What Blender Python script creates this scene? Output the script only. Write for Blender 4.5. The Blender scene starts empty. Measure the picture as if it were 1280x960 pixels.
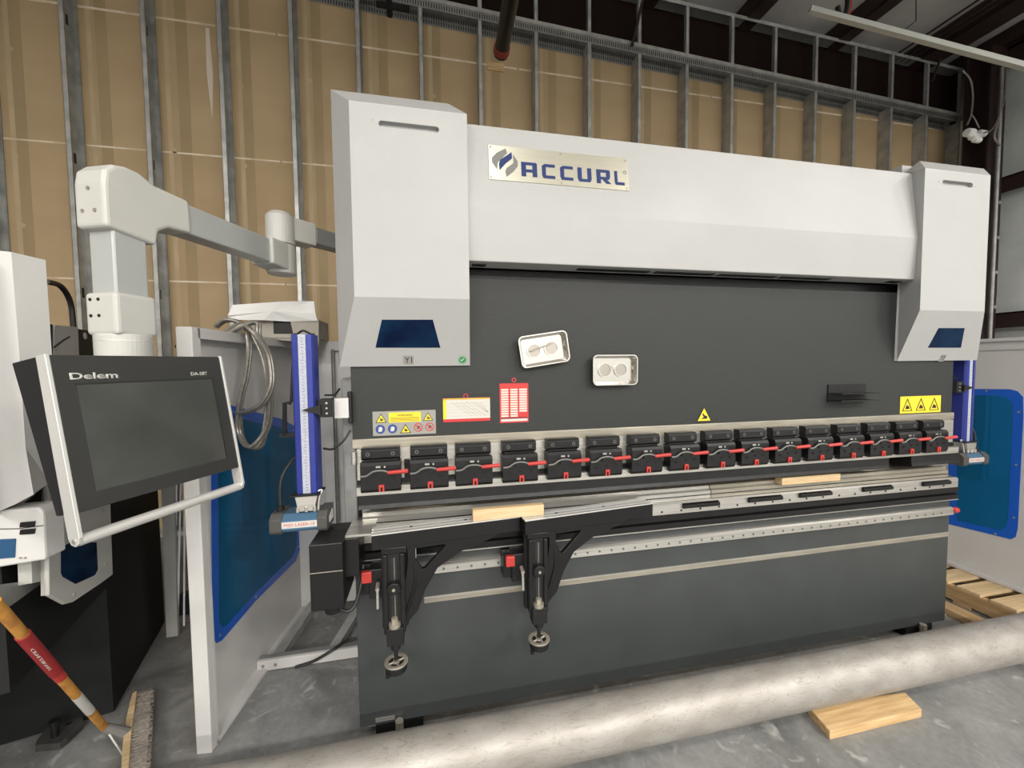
import bpy, bmesh, math, random
from mathutils import Vector, Matrix
random.seed(7)
sc = bpy.context.scene
COL = sc.collection
V = Vector

# ------------------------------------------------------------------ camera
CAM = V((0.275, -1.7415, 1.60)); FPX = 500.0
def _axes(yaw, pitch, roll):
    cy, sy, cp, sp = math.cos(yaw), math.sin(yaw), math.cos(pitch), math.sin(pitch)
    w = V((sy*cp, cy*cp, sp)); r = V((cy, -sy, 0)); u = r.cross(w)
    return math.cos(roll)*r + math.sin(roll)*u, -math.sin(roll)*r + math.cos(roll)*u, w
CR, CU, CW = _axes(math.radians(11.7), math.radians(-2.71), math.radians(-0.6))
cd = bpy.data.cameras.new('camera'); cam = bpy.data.objects.new('camera', cd); COL.objects.link(cam)
m = Matrix((CR, CU, -CW)).transposed().to_4x4(); m.translation = CAM
cam.matrix_world = m
cd.sensor_width = 36; cd.lens = FPX/1280*36; cd.clip_start = 0.02
sc.camera = cam

# ------------------------------------------------------------------ world, lights, exposure
w = bpy.data.worlds.new('world'); sc.world = w; w.use_nodes = True
w.node_tree.nodes['Background'].inputs[0].default_value = (0.9, 0.93, 1, 1)
w.node_tree.nodes['Background'].inputs[1].default_value = 0.25
sc.view_settings.view_transform = 'Standard'; sc.view_settings.look = 'None'
sc.view_settings.exposure = 0.0; sc.view_settings.gamma = 1.0; sc.view_settings.use_curve_mapping = False
def area(x, y, z, sx, sy, e, col=(1, 0.965, 0.905), rot=(0, 0, 0)):
    l = bpy.data.lights.new('ceiling_lamp_or_added_fill_light', 'AREA'); l.shape = 'RECTANGLE'; l.size = sx; l.size_y = sy
    l.energy = e; l.color = col
    o = bpy.data.objects.new('ceiling_lamp_or_added_fill_light', l); o.location = (x, y, z); o.rotation_euler = rot; COL.objects.link(o)
LAMPS = [(-3.4, -2.9, 70), (0.4, -2.9, 35), (4.4, -2.9, 60), (-3.4, -6.4, 330), (0.6, -6.4, 230), (4.6, -6.4, 330), (-3.4, -10.2, 480), (0.6, -10.2, 400), (4.6, -10.2, 480), (6.6, -1.9, 45), (6.9, -5.0, 230)]  # last two: added off-view side lamps that light right-facing surfaces
for _x, _y, _e in LAMPS:
    area(_x, _y, 4.9, 1.2, 0.5, _e)
    area(_x, _y, 5.02, 1.2, 0.4, _e*.30, rot=(math.pi, 0, 0))  # upward fill added above each lamp to brighten the ceiling

# ------------------------------------------------------------------ materials
MATS = {}
def mat(name, col, rough=0.5, metal=0.0, noise=0.0, nscale=8.0, bump=0.0, bscale=200.0, col2=None, stretch=None, spec=0.5, coat=0.0, detail=4, emit=None):
    if name in MATS: return MATS[name]
    m = bpy.data.materials.new(name); m.use_nodes = True
    nt = m.node_tree; b = nt.nodes['Principled BSDF']
    b.inputs['Base Color'].default_value = (*col, 1); b.inputs['Roughness'].default_value = rough
    b.inputs['Metallic'].default_value = metal; b.inputs['Specular IOR Level'].default_value = spec
    b.inputs['Coat Weight'].default_value = coat
    tc = nt.nodes.new('ShaderNodeTexCoord'); mp = nt.nodes.new('ShaderNodeMapping')
    nt.links.new(tc.outputs['Object'], mp.inputs[0])
    if stretch: mp.inputs['Scale'].default_value = stretch
    if col2 is None and noise: col2 = tuple(max(0, c*(1-noise)) for c in col)
    if col2 is not None:
        n = nt.nodes.new('ShaderNodeTexNoise'); n.inputs['Scale'].default_value = nscale; n.inputs['Detail'].default_value = detail
        nt.links.new(mp.outputs[0], n.inputs['Vector'])
        r = nt.nodes.new('ShaderNodeMapRange'); r.inputs[1].default_value = 0.35; r.inputs[2].default_value = 0.65
        nt.links.new(n.outputs[0], r.inputs[0])
        mx = nt.nodes.new('ShaderNodeMix'); mx.data_type = 'RGBA'
        mx.inputs[6].default_value = (*col, 1); mx.inputs[7].default_value = (*col2, 1)
        nt.links.new(r.outputs[0], mx.inputs[0]); nt.links.new(mx.outputs[2], b.inputs['Base Color'])
        ra = nt.nodes.new('ShaderNodeMapRange'); ra.inputs[3].default_value = rough*0.85; ra.inputs[4].default_value = min(1, rough*1.15)
        nt.links.new(n.outputs[0], ra.inputs[0]); nt.links.new(ra.outputs[0], b.inputs['Roughness'])
    if bump:
        n2 = nt.nodes.new('ShaderNodeTexNoise'); n2.inputs['Scale'].default_value = bscale; n2.inputs['Detail'].default_value = 2
        nt.links.new(mp.outputs[0], n2.inputs['Vector'])
        bp = nt.nodes.new('ShaderNodeBump'); bp.inputs['Strength'].default_value = bump; bp.inputs['Distance'].default_value = 0.001
        nt.links.new(n2.outputs[0], bp.inputs['Height']); nt.links.new(bp.outputs[0], b.inputs['Normal'])
    MATS[name] = m; return m
WHITE = mat('white_powder_coat', (0.385, 0.385, 0.383), 0.46, noise=0.04, nscale=3, bump=0.35, bscale=260)
WHITE2 = mat('white_fence_paint', (0.56, 0.55, 0.54), 0.4, noise=0.05, nscale=3, bump=0.2, bscale=260)
GREY = mat('dark_grey_textured_paint', (0.0245, 0.0265, 0.0265), 0.55, spec=0.4, noise=0.22, nscale=150, bump=0.7, bscale=300)
BEDGREY = mat('dark_blue_grey_paint', (0.045, 0.050, 0.051), 0.42, noise=0.15, nscale=4, bump=0.3, bscale=260)
BLACK = mat('black_paint', (0.007, 0.007, 0.0075), 0.36, spec=0.35, noise=0.2, nscale=10)
MBLACK = mat('matte_black_plastic', (0.009, 0.009, 0.010), 0.55, spec=0.35)
CLAMPBLK = mat('black_oxide_steel', (0.012, 0.012, 0.013), 0.40, metal=0.2, spec=0.4, noise=0.3, nscale=20)
STEEL = mat('brushed_steel', (0.62, 0.60, 0.56), 0.30, metal=0.75, noise=0.25, nscale=6, stretch=(0.4, 8, 30))
STEELD = mat('dull_machined_steel', (0.42, 0.385, 0.32), 0.40, metal=0.55, noise=0.3, nscale=8, stretch=(0.6, 6, 10))
GALV = mat('galvanised_steel', (0.50, 0.505, 0.49), 0.40, metal=0.45, noise=0.3, nscale=9, bump=0.1, bscale=60)
GALVD = mat('dull_galvanised_steel', (0.35, 0.35, 0.34), 0.5, metal=0.6, noise=0.2, nscale=9)
SILVER = mat('silver_anodised', (0.70, 0.69, 0.67), 0.33, metal=0.5)
PLASTIC = mat('light_grey_plastic', (0.50, 0.495, 0.465), 0.42, noise=0.05, nscale=5)
TUBEGREY = mat('grey_arm_tube', (0.42, 0.43, 0.42), 0.38, metal=0.2)
RED = mat('red_plastic', (0.42, 0.035, 0.03), 0.4)
BLUEAN = mat('blue_anodised', (0.028, 0.042, 0.25), 0.32, metal=0.3)
SCALEW = mat('white_scale_tape', (0.44, 0.46, 0.54), 0.5, noise=0.2, nscale=120)
BLUEFR = mat('blue_acrylic_edge', (0.01, 0.10, 0.52), 0.25)
LBLUE = mat('light_blue_metal', (0.08, 0.17, 0.28), 0.35, metal=0.4)
PAPERW = mat('white_paper', (0.88, 0.88, 0.87), 0.7)
CARD = mat('grey_cardboard', (0.42, 0.39, 0.34), 0.8, noise=0.1, nscale=12)
YEL = mat('yellow_print', (0.75, 0.58, 0.03), 0.5)
LABW = mat('label_white', (0.52, 0.51, 0.48), 0.5)
LABG = mat('label_grey', (0.27, 0.27, 0.25), 0.5)
LABB = mat('label_black', (0.01, 0.01, 0.01), 0.5)
LABR = mat('label_red', (0.50, 0.03, 0.03), 0.5)
LABBL = mat('label_blue', (0.02, 0.05, 0.22), 0.5)
GREEN = mat('green_print', (0.03, 0.25, 0.08), 0.5)
SIGNPL = mat('brushed_aluminium_plate', (0.62, 0.60, 0.50), 0.3, metal=0.8, noise=0.1, nscale=5, stretch=(1, 1, 20))
LOGOB = mat('logo_blue', (0.012, 0.028, 0.12), 0.5, spec=0.3)
LOGOG = mat('logo_grey', (0.16, 0.16, 0.145), 0.5)
CABLE = mat('black_cable', (0.012, 0.012, 0.012), 0.5)
CABLEG = mat('braided_grey_cable', (0.34, 0.32, 0.29), 0.35, metal=0.5, noise=0.3, nscale=60)
DARKRED = mat('dark_red_primer_steel', (0.022, 0.009, 0.008), 0.6, noise=0.2, nscale=4)
INSUL = mat('white_insulation_facing', (0.50, 0.48, 0.46), 0.55, noise=0.18, nscale=2.5, bump=0.8, bscale=14)
WALLINS = mat('grey_insulation_facing', (0.68, 0.71, 0.70), 0.45, noise=0.2, nscale=2, bump=0.8, bscale=10)
WALLINS2 = mat('white_wall_facing', (0.62, 0.62, 0.60), 0.6, noise=0.1, nscale=2)
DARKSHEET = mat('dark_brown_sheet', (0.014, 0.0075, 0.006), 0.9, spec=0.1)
WIN = mat('dark_blue_window', (0.001, 0.006, 0.028), 0.12, spec=0.12, col2=(0.003, 0.022, 0.06), nscale=9)
SCREEN = mat('screen_glass', (0.058, 0.061, 0.057), 0.16, noise=0.25, nscale=6)
BEZEL = mat('charcoal_bezel', (0.028, 0.028, 0.0275), 0.36, noise=0.15, nscale=6)
BRISTLE = mat('broom_bristles', (0.36, 0.32, 0.28), 0.8, noise=0.45, nscale=60, stretch=(1, 3, 3))

def wood(name, c1, c2, sc_=(1, 12, 12)):
    return mat(name, c1, 0.65, col2=c2, nscale=5, stretch=sc_, detail=6)
PINE = wood('pine', (0.60, 0.42, 0.22), (0.44, 0.28, 0.13))
PINE2 = wood('pale_pine', (0.62, 0.47, 0.28), (0.50, 0.35, 0.19))
PALLETW = wood('pallet_wood', (0.46, 0.31, 0.16), (0.33, 0.21, 0.10), (12, 1, 12))
HANDLEW = wood('varnished_handle', (0.55, 0.27, 0.05), (0.36, 0.15, 0.03), (6, 6, 1))

def tinted(name, col, alpha_mix=0.12):
    m = bpy.data.materials.new(name); m.use_nodes = True; nt = m.node_tree
    b = nt.nodes['Principled BSDF']; out = nt.nodes['Material Output']
    b.inputs['Base Color'].default_value = (0.012, 0.20, 0.38, 1); b.inputs['Roughness'].default_value = 0.12
    t = nt.nodes.new('ShaderNodeBsdfTransparent'); t.inputs[0].default_value = (*col, 1)
    mx = nt.nodes.new('ShaderNodeMixShader'); mx.inputs[0].default_value = alpha_mix
    nt.links.new(t.outputs[0], mx.inputs[1]); nt.links.new(b.outputs[0], mx.inputs[2]); nt.links.new(mx.outputs[0], out.inputs[0])
    return m
BLUEPC = tinted('blue_polycarbonate', (0.07, 0.42, 0.75), 0.42)

def floor_mat():
    m = bpy.data.materials.new('polished_concrete'); m.use_nodes = True; nt = m.node_tree; b = nt.nodes['Principled BSDF']
    tc = nt.nodes.new('ShaderNodeTexCoord')
    n1 = nt.nodes.new('ShaderNodeTexNoise'); n1.inputs['Scale'].default_value = 2.2; n1.inputs['Detail'].default_value = 9; n1.inputs['Roughness'].default_value = 0.62; n1.inputs['Distortion'].default_value = 0.8
    n2 = nt.nodes.new('ShaderNodeTexNoise'); n2.inputs['Scale'].default_value = 38; n2.inputs['Detail'].default_value = 6
    n3 = nt.nodes.new('ShaderNodeTexNoise'); n3.inputs['Scale'].default_value = 6; n3.inputs['Detail'].default_value = 9; n3.inputs['Distortion'].default_value = 2.5
    for n in (n1, n2, n3): nt.links.new(tc.outputs['Object'], n.inputs['Vector'])
    cr = nt.nodes.new('ShaderNodeValToRGB'); e = cr.color_ramp.elements
    e[0].position = 0.36; e[0].color = (0.14, 0.141, 0.138, 1); e[1].position = 0.66; e[1].color = (0.28, 0.281, 0.276, 1)
    nt.links.new(n1.outputs[0], cr.inputs[0])
    mx = nt.nodes.new('ShaderNodeMix'); mx.data_type = 'RGBA'; mx.blend_type = 'MULTIPLY'; mx.inputs[0].default_value = 0.6
    cr2 = nt.nodes.new('ShaderNodeValToRGB'); cr2.color_ramp.elements[0].position = 0.3; cr2.color_ramp.elements[0].color = (0.7, 0.7, 0.7, 1); cr2.color_ramp.elements[1].position = 0.7
    nt.links.new(n2.outputs[0], cr2.inputs[0]); nt.links.new(cr.outputs[0], mx.inputs[6]); nt.links.new(cr2.outputs[0], mx.inputs[7])
    mx2 = nt.nodes.new('ShaderNodeMix'); mx2.data_type = 'RGBA'; mx2.inputs[7].default_value = (0.42, 0.415, 0.395, 1)
    cr3 = nt.nodes.new('ShaderNodeValToRGB'); cr3.color_ramp.elements[0].position = 0.60; cr3.color_ramp.elements[0].color = (0, 0, 0, 1); cr3.color_ramp.elements[1].position = 0.74; cr3.color_ramp.elements[1].color = (0.75, 0.75, 0.75, 1)
    nt.links.new(n3.outputs[0], cr3.inputs[0]); nt.links.new(cr3.outputs[0], mx2.inputs[0]); nt.links.new(mx.outputs[2], mx2.inputs[6])
    nt.links.new(mx2.outputs[2], b.inputs['Base Color'])
    mr = nt.nodes.new('ShaderNodeMapRange'); mr.inputs[3].default_value = 0.28; mr.inputs[4].default_value = 0.55
    nt.links.new(n1.outputs[0], mr.inputs[0]); nt.links.new(mr.outputs[0], b.inputs['Roughness'])
    return m
CONCRETE = floor_mat()

def drywall_mat():
    m = bpy.data.materials.new('brown_drywall_back_paper'); m.use_nodes = True; nt = m.node_tree; b = nt.nodes['Principled BSDF']
    b.inputs['Roughness'].default_value = 0.75
    tc = nt.nodes.new('ShaderNodeTexCoord')
    mp = nt.nodes.new('ShaderNodeMapping'); mp.inputs['Scale'].default_value = (0.8, 1, 1.6)
    nt.links.new(tc.outputs['Object'], mp.inputs[0])
    n = nt.nodes.new('ShaderNodeTexNoise'); n.inputs['Scale'].default_value = 2; n.inputs['Detail'].default_value = 5
    nt.links.new(mp.outputs[0], n.inputs['Vector'])
    cr = nt.nodes.new('ShaderNodeValToRGB'); e = cr.color_ramp.elements
    e[0].position = 0.3; e[0].color = (0.375, 0.270, 0.152, 1); e[1].position = 0.7; e[1].color = (0.425, 0.312, 0.182, 1)
    nt.links.new(n.outputs[0], cr.inputs[0]); nt.links.new(cr.outputs[0], b.inputs['Base Color'])
    return m
DRYWALL = drywall_mat()
SEAM = mat('pale_paper_edge', (0.75, 0.66, 0.54), 0.7, col2=(0.55, 0.43, 0.29), nscale=6)
SPLASH = mat('plaster_smear', (0.60, 0.53, 0.44), 0.8)

def pipe_mat():
    m = mat('worn_grey_pipe', (0.36, 0.34, 0.315), 0.46, metal=0.3, col2=(0.28, 0.26, 0.235), nscale=7, stretch=(1, 2, 2), bump=0.2, bscale=40, detail=8)
    nt = m.node_tree; b = nt.nodes['Principled BSDF']
    src = b.inputs['Base Color'].links[0].from_socket
    tc = nt.nodes.new('ShaderNodeTexCoord'); mp = nt.nodes.new('ShaderNodeMapping'); mp.inputs['Scale'].default_value = (1, 4, 4)
    n = nt.nodes.new('ShaderNodeTexNoise'); n.inputs['Scale'].default_value = 5; n.inputs['Detail'].default_value = 10; n.inputs['Distortion'].default_value = 3
    nt.links.new(tc.outputs['Object'], mp.inputs[0]); nt.links.new(mp.outputs[0], n.inputs[0])
    cr = nt.nodes.new('ShaderNodeValToRGB'); cr.color_ramp.elements[0].position = 0.488; cr.color_ramp.elements[0].color = (1, 1, 1, 1)
    e = cr.color_ramp.elements[1]; e.position = 0.5; e.color = (0.62, 0.60, 0.57, 1)
    e2 = cr.color_ramp.elements.new(0.512); e2.color = (1, 1, 1, 1)
    nt.links.new(n.outputs[0], cr.inputs[0])
    mx = nt.nodes.new('ShaderNodeMix'); mx.data_type = 'RGBA'; mx.blend_type = 'MULTIPLY'; mx.inputs[0].default_value = 1
    nt.links.new(src, mx.inputs[6]); nt.links.new(cr.outputs[0], mx.inputs[7]); nt.links.new(mx.outputs[2], b.inputs['Base Color'])
    return m
PIPE = pipe_mat()

# ------------------------------------------------------------------ helpers
def ray(px, py): return CR*((px-640)/FPX) - CU*((py-480)/FPX) + CW
def at(px, py, x=None, y=None, z=None):
    d = ray(px, py)
    t = (y-CAM.y)/d.y if y is not None else (z-CAM.z)/d.z if z is not None else (x-CAM.x)/d.x
    return CAM + d*t
def atp(px, py, p0, n):
    d = ray(px, py); n = V(n); return CAM + d*((V(p0)-CAM).dot(n)/d.dot(n))
def atd(px, py, depth): return CAM + ray(px, py)*depth

WM = {}
def wm(o): return WM.get(o.name, Matrix())
def empty(name, loc, label, cat, group=None, rot=None):
    o = bpy.data.objects.new(name, None); COL.objects.link(o); o.empty_display_size = 0.1
    mw = Matrix.Translation(V(loc))
    if rot is not None: mw = mw @ rot
    o.matrix_basis = mw; WM[o.name] = mw
    tag(o, label, cat, group); return o
def tag(o, label=None, cat=None, group=None, kind=None):
    if label: o['label'] = label
    if cat: o['category'] = cat
    if group: o['group'] = group
    if kind: o['kind'] = kind
    return o

class MB:
    def __init__(s): s.bm = bmesh.new()
    def face(s, vs): 
        try: s.bm.faces.new(vs)
        except ValueError: pass
    def hexa(s, p):   # p: 4 bottom pts, 4 top pts
        v = [s.bm.verts.new(q) for q in p]
        for f in ((3, 2, 1, 0), (4, 5, 6, 7), (0, 1, 5, 4), (1, 2, 6, 5), (2, 3, 7, 6), (3, 0, 4, 7)): s.face([v[i] for i in f])
        return s
    def box(s, x0, x1, y0, y1, z0, z1, M=None):
        p = [V((x0, y0, z0)), V((x1, y0, z0)), V((x1, y1, z0)), V((x0, y1, z0)), V((x0, y0, z1)), V((x1, y0, z1)), V((x1, y1, z1)), V((x0, y1, z1))]
        if M: p = [M @ q for q in p]
        return s.hexa(p)
    def prism(s, poly, d):    # poly: 3D points, d: extrusion vector
        d = V(d); a = [s.bm.verts.new(V(p)) for p in poly]; b = [s.bm.verts.new(V(p)+d) for p in poly]
        s.face(a); s.face(list(reversed(b))); n = len(a)
        for i in range(n): s.face([a[i], b[i], b[(i+1) % n], a[(i+1) % n]])
        return s
    def cyl(s, p0, p1, r, r2=None, n=20):
        p0, p1 = V(p0), V(p1); d = (p1-p0).normalized(); a = d.orthogonal().normalized(); b = d.cross(a)
        r2 = r if r2 is None else r2
        A = [s.bm.verts.new(p0+(a*math.cos(t)+b*math.sin(t))*r) for t in [2*math.pi*i/n for i in range(n)]]
        B = [s.bm.verts.new(p1+(a*math.cos(t)+b*math.sin(t))*r2) for t in [2*math.pi*i/n for i in range(n)]]
        s.face(list(reversed(A))); s.face(B)
        for i in range(n): s.face([A[i], A[(i+1) % n], B[(i+1) % n], B[i]])
        return s
    def ring(s, c, axis, ro, ri, h, n=28):
        c = V(c); d = V(axis).normalized(); a = d.orthogonal().normalized(); b = d.cross(a); L = []
        for (r, k) in ((ro, 0), (ro, h), (ri, h), (ri, 0)):
            L.append([s.bm.verts.new(c+d*k+(a*math.cos(t)+b*math.sin(t))*r) for t in [2*math.pi*i/n for i in range(n)]])
        for j in range(4):
            A, B = L[j], L[(j+1) % 4]
            for i in range(n): s.face([A[i], A[(i+1) % n], B[(i+1) % n], B[i]])
        return s
    def tube(s, pts, r, n=8, sub=0):
        pts = [V(p) for p in pts]
        if sub: pts = smooth_path(pts, sub)
        up = None; rings = []
        for i, p in enumerate(pts):
            d = ((pts[min(i+1, len(pts)-1)]-pts[max(i-1, 0)])).normalized()
            a = d.orthogonal().normalized() if up is None else (up-d*up.dot(d)).normalized()
            up = a; b = d.cross(a)
            rings.append([s.bm.verts.new(p+(a*math.cos(t)+b*math.sin(t))*r) for t in [2*math.pi*k/n for k in range(n)]])
        for A, B in zip(rings, rings[1:]):
            for i in range(n): s.face([A[i], A[(i+1) % n], B[(i+1) % n], B[i]])
        s.face(list(reversed(rings[0]))); s.face(rings[-1])
        return s
    def build(s, name, mt, parent=None, bevel=0.0, smooth=False, seg=2, local=False):
        bm = s.bm
        bmesh.ops.recalc_face_normals(bm, faces=bm.faces)
        if parent is not None and not local:
            bm.transform(wm(parent).inverted())
        me = bpy.data.meshes.new(name); bm.to_mesh(me); bm.free()
        if smooth:
            for p in me.polygons: p.use_smooth = True
        o = bpy.data.objects.new(name, me); COL.objects.link(o); me.materials.append(mt)
        if parent is not None:
            o.parent = parent; WM[o.name] = wm(parent)
        if bevel:
            b = o.modifiers.new('bevel', 'BEVEL'); b.width = bevel; b.segments = seg; b.limit_method = 'ANGLE'; b.angle_limit = math.radians(35)
        if smooth: me.set_sharp_from_angle(angle=math.radians(40))
        return o
def smooth_path(pts, sub):
    out = []
    P = [pts[0]*2-pts[1]] + pts + [pts[-1]*2-pts[-2]]
    for i in range(1, len(P)-2):
        a, b, c, d = P[i-1:i+3]
        for k in range(sub):
            t = k/sub
            out.append(0.5*((2*b)+(c-a)*t+(2*a-5*b+4*c-d)*t*t+(3*b-a-3*c+d)*t**3))
    out.append(pts[-1]); return out
def B(x0, x1, y0, y1, z0, z1): return MB().box(x0, x1, y0, y1, z0, z1)
def copy_tree(o, parent=None):
    c = o.copy(); COL.objects.link(c)
    if parent is not None: c.parent = parent
    for ch in [k for k in bpy.data.objects if k.parent == o]: copy_tree(ch, c)
    return c
def cut(o, cutter_bm):
    """subtract a shape from a mesh and bake the result"""
    me = bpy.data.meshes.new('cut'); bmesh.ops.recalc_face_normals(cutter_bm.bm, faces=cutter_bm.bm.faces)
    cutter_bm.bm.transform(wm(o).inverted()) if o.name in WM else None
    cutter_bm.bm.to_mesh(me); c = bpy.data.objects.new('cut', me); COL.objects.link(c); c.matrix_world = wm(o)
    bpy.context.view_layer.update()
    md = o.modifiers.new('b', 'BOOLEAN'); md.operation = 'DIFFERENCE'; md.object = c; md.solver = 'EXACT'
    dg = bpy.context.evaluated_depsgraph_get(); dg.update()
    new = bpy.data.meshes.new_from_object(o.evaluated_get(dg)); o.modifiers.remove(md)
    nm = o.data.name; o.data = new; bpy.data.objects.remove(c); bpy.data.meshes.remove(me)
def text(s, name, mt, parent, origin, xdir, ydir, height, width=None, thick=0.0006, bold=0.0, align='CENTER', shear=0):
    cu = bpy.data.curves.new(name, 'FONT'); cu.body = s; cu.align_x = align; cu.align_y = 'CENTER'; cu.offset = bold; cu.extrude = 0.0; cu.shear = shear
    o = bpy.data.objects.new(name, cu); COL.objects.link(o); bpy.context.view_layer.update()
    me = bpy.data.meshes.new_from_object(o.evaluated_get(bpy.context.evaluated_depsgraph_get())); bpy.data.objects.remove(o); bpy.data.curves.remove(cu)
    xs = [v.co.x for v in me.vertices]; ys = [v.co.y for v in me.vertices]
    if not xs: return None
    sx = height/(max(ys)-min(ys)); cy = (max(ys)+min(ys))/2; cx = (max(xs)+min(xs))/2 if align == 'CENTER' else min(xs)
    kx = (width/(max(xs)-min(xs))) if width else sx
    X, Y = V(xdir).normalized(), V(ydir).normalized(); N = X.cross(Y); O = V(origin)
    bm = bmesh.new(); bm.from_mesh(me); bpy.data.meshes.remove(me)
    for v in bm.verts: v.co = O + X*((v.co.x-cx)*kx) + Y*((v.co.y-cy)*sx) + N*thick
    mb = MB(); mb.bm.free(); mb.bm = bm
    geom = bmesh.ops.extrude_face_region(bm, geom=bm.faces[:])
    for v in [g for g in geom['geom'] if isinstance(g, bmesh.types.BMVert)]: v.co -= N*(thick*0.9)
    return mb.build(name, mt, parent)

def S(o, **k): o['kind'] = 'structure'; return o
# ================================================================== SETTING
S(B(-9, 9.0, -13, 3.2, -0.12, 0).build('floor', CONCRETE))
YS, YD = 2.59, 2.74
def zmem(x): return 5.335-0.046*x
def ztop(x): return 5.915-0.038*x
wall = S(MB().prism([(-9, YD, 0), (7.62, YD, 0), (7.62, YD, zmem(7.62)+.02), (-9, YD, zmem(-9)+.02)], (0, 0.016, 0)).build('wall_back', DRYWALL))
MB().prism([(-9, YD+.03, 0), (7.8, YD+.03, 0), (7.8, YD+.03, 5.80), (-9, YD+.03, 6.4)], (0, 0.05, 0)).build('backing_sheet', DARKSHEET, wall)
for z, x0, x1 in ((1.21, -6, 7.6), (2.44, -6, 7.6), (3.655, -6, 7.6), (4.875, -6, 7.6)):
    xs = -6.0
    while xs < x1:
        L = min(2.44, x1-xs)
        B(xs, xs+L-.02, YD-.0015, YD, z-.006, z+(.014 if z > 4 else .009)).build('sheet_joint', SEAM, wall); xs += 2.44
# paper bands where the boards overlap the studs, darker strips painting stud shade, smears of joint compound
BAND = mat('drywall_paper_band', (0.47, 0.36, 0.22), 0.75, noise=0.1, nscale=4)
STUDSHADE = mat('drywall_stud_shade', (0.335, 0.245, 0.135), 0.75, noise=0.08, nscale=3)  # stud shade painted into the drywall colour
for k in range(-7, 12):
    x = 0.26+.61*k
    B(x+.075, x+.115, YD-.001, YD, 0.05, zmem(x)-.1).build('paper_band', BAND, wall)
    B(x+.115+.03*(k % 3), x+.20+.035*(k % 3), YD-.0008, YD, 0.05, zmem(x)-.1).build('stud_shade_band', STUDSHADE, wall)
    for z in (0.9, 1.9, 2.75, 3.5, 4.3):
        rr = random.random()
        if rr < .6: MB().cyl((x+.10+.04*rr, YD-.0015, z+.3*rr), (x+.10+.04*rr, YD, z+.3*rr), .022, n=10).build('plaster_dab', BAND, wall)
p = at(257, 35, y=YD); q = at(264, 150, y=YD)
MB().prism([(p.x, YD, p.z), (p.x+.03, YD, p.z), (q.x+.035, YD, (p.z+q.z)/2), (q.x+.01, YD, q.z), (q.x-.02, YD, (p.z+q.z)/2)], (0, -.002, 0)).build('plaster_smear', SPLASH, wall)
def stud(x, z0, z1, top=False):
    m_ = MB(); t = .0025; wdt = .041; YD = YS+.04 if top else 2.74
    # C-section: web, two flanges, two lips
    m_.box(x-wdt/2, x-wdt/2+t, YS, YD, z0, z1)
    m_.box(x-wdt/2, x+wdt/2, YS, YS+t, z0, z1); m_.box(x-wdt/2, x+wdt/2, YD-t, YD, z0, z1)
    m_.box(x+wdt/2-t, x+wdt/2, YS, YS+.012, z0, z1); m_.box(x+wdt/2-t, x+wdt/2, YD-.012, YD, z0, z1)
    o = m_.build('metal_stud', GALV, wall)
    if not top:
        for z in (1.1, 2.3, 3.5, 4.7):
            if z0 < z < z1: B(x-wdt/2+t, x-wdt/2+t+.001, YS+.055, YS+.095, z-.045, z+.045).build('service_hole', BLACK, o)
for k in range(-7, 13):
    x = 0.26+.61*k
    stud(x, 0.0, zmem(x)-.07)
    stud(x, zmem(x)+.0, ztop(x), True)
# tracks (sloping with the roof)
def sloped(f, y0, y1, dz0, dz1, x0=-6, x1=7.62):
    return MB().hexa([(x0, y0, f(x0)+dz0), (x1, y0, f(x1)+dz0), (x1, y1, f(x1)+dz0), (x0, y1, f(x0)+dz0), (x0, y0, f(x0)+dz1), (x1, y0, f(x1)+dz1), (x1, y1, f(x1)+dz1), (x0, y1, f(x0)+dz1)])
sloped(zmem, YS-.004, YS, -.005, .035).build('header_track', GALV, wall)
sloped(zmem, YS, YD, -.0, .003).build('header_track_web', GALV, wall)
sloped(ztop, YS-.004, YS, -.04, 0).build('top_track', GALV, wall)
sloped(ztop, YS, YD, -.003, 0).build('top_track_web', GALVD, wall)
def slotted(y, dz0, dz1, rows, name):
    m_ = sloped(zmem, y-.001, y+.001, dz0, dz1); tr = m_.build(name, GALVD, wall)
    mm = MB(); x = -1.4
    while x < 7.5:
        for r in range(rows):
            h = (dz1-dz0)/rows; za = zmem(x)+dz0+h*(r+.2); mm.box(x, x+.009, y-.003, y+.0, za, za+h*.62)
        x += .026
    o = mm.build(name+'_slots', BLACK, tr); o['kind'] = 'stuff'
slotted(YS-.003, -.085, -.012, 1, 'slotted_track_front')
slotted(YD-.006, -.125, -.005, 2, 'slotted_track_back')
B(-6, 7.62, YS, YD, 0, .04).build('floor_track', GALV, wall)

# roof
def zroof(x): return 6.12-0.038*x
ceil = S(MB().hexa([(-9, -13, zroof(-9)), (8.6, -13, zroof(8.6)), (8.6, 2.85, zroof(8.6)), (-9, 2.85, zroof(-9)), (-9, -13, zroof(-9)+.05), (8.6, -13, zroof(8.6)+.05), (8.6, 2.85, zroof(8.6)+.05), (-9, 2.85, zroof(-9)+.05)]).build('ceiling', INSUL))
for x in (-5.3, -3.9, -2.5, -1.15, .2, 1.55, 2.88, 4.2, 5.55, 6.98, 7.68):
    wd = .32 if abs(x-6.98) < .01 else .17
    z = zroof(x)
    m_ = MB(); m_.box(x-wd/2, x-wd/2+.02, -12.9, 2.8, z-.21, z-.005); m_.box(x-wd/2, x+wd/2, -12.9, 2.8, z-.215, z-.195); m_.build('purlin', DARKRED, ceil)
for x, nm_ in ((6.45, 'leftmost'), (6.54, 'second from left'), (6.63, 'third from left'), (6.72, 'rightmost, nearest the purlin')):
    tag(MB().tube([(x, -6, zroof(x)-.2), (x, 2.7, zroof(x)-.2)], .012).build('conduit', DARKRED), 'thin dark conduit beside the wide roof purlin, %s of four' % nm_, 'conduit', 'thin conduits under the roof')

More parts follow.
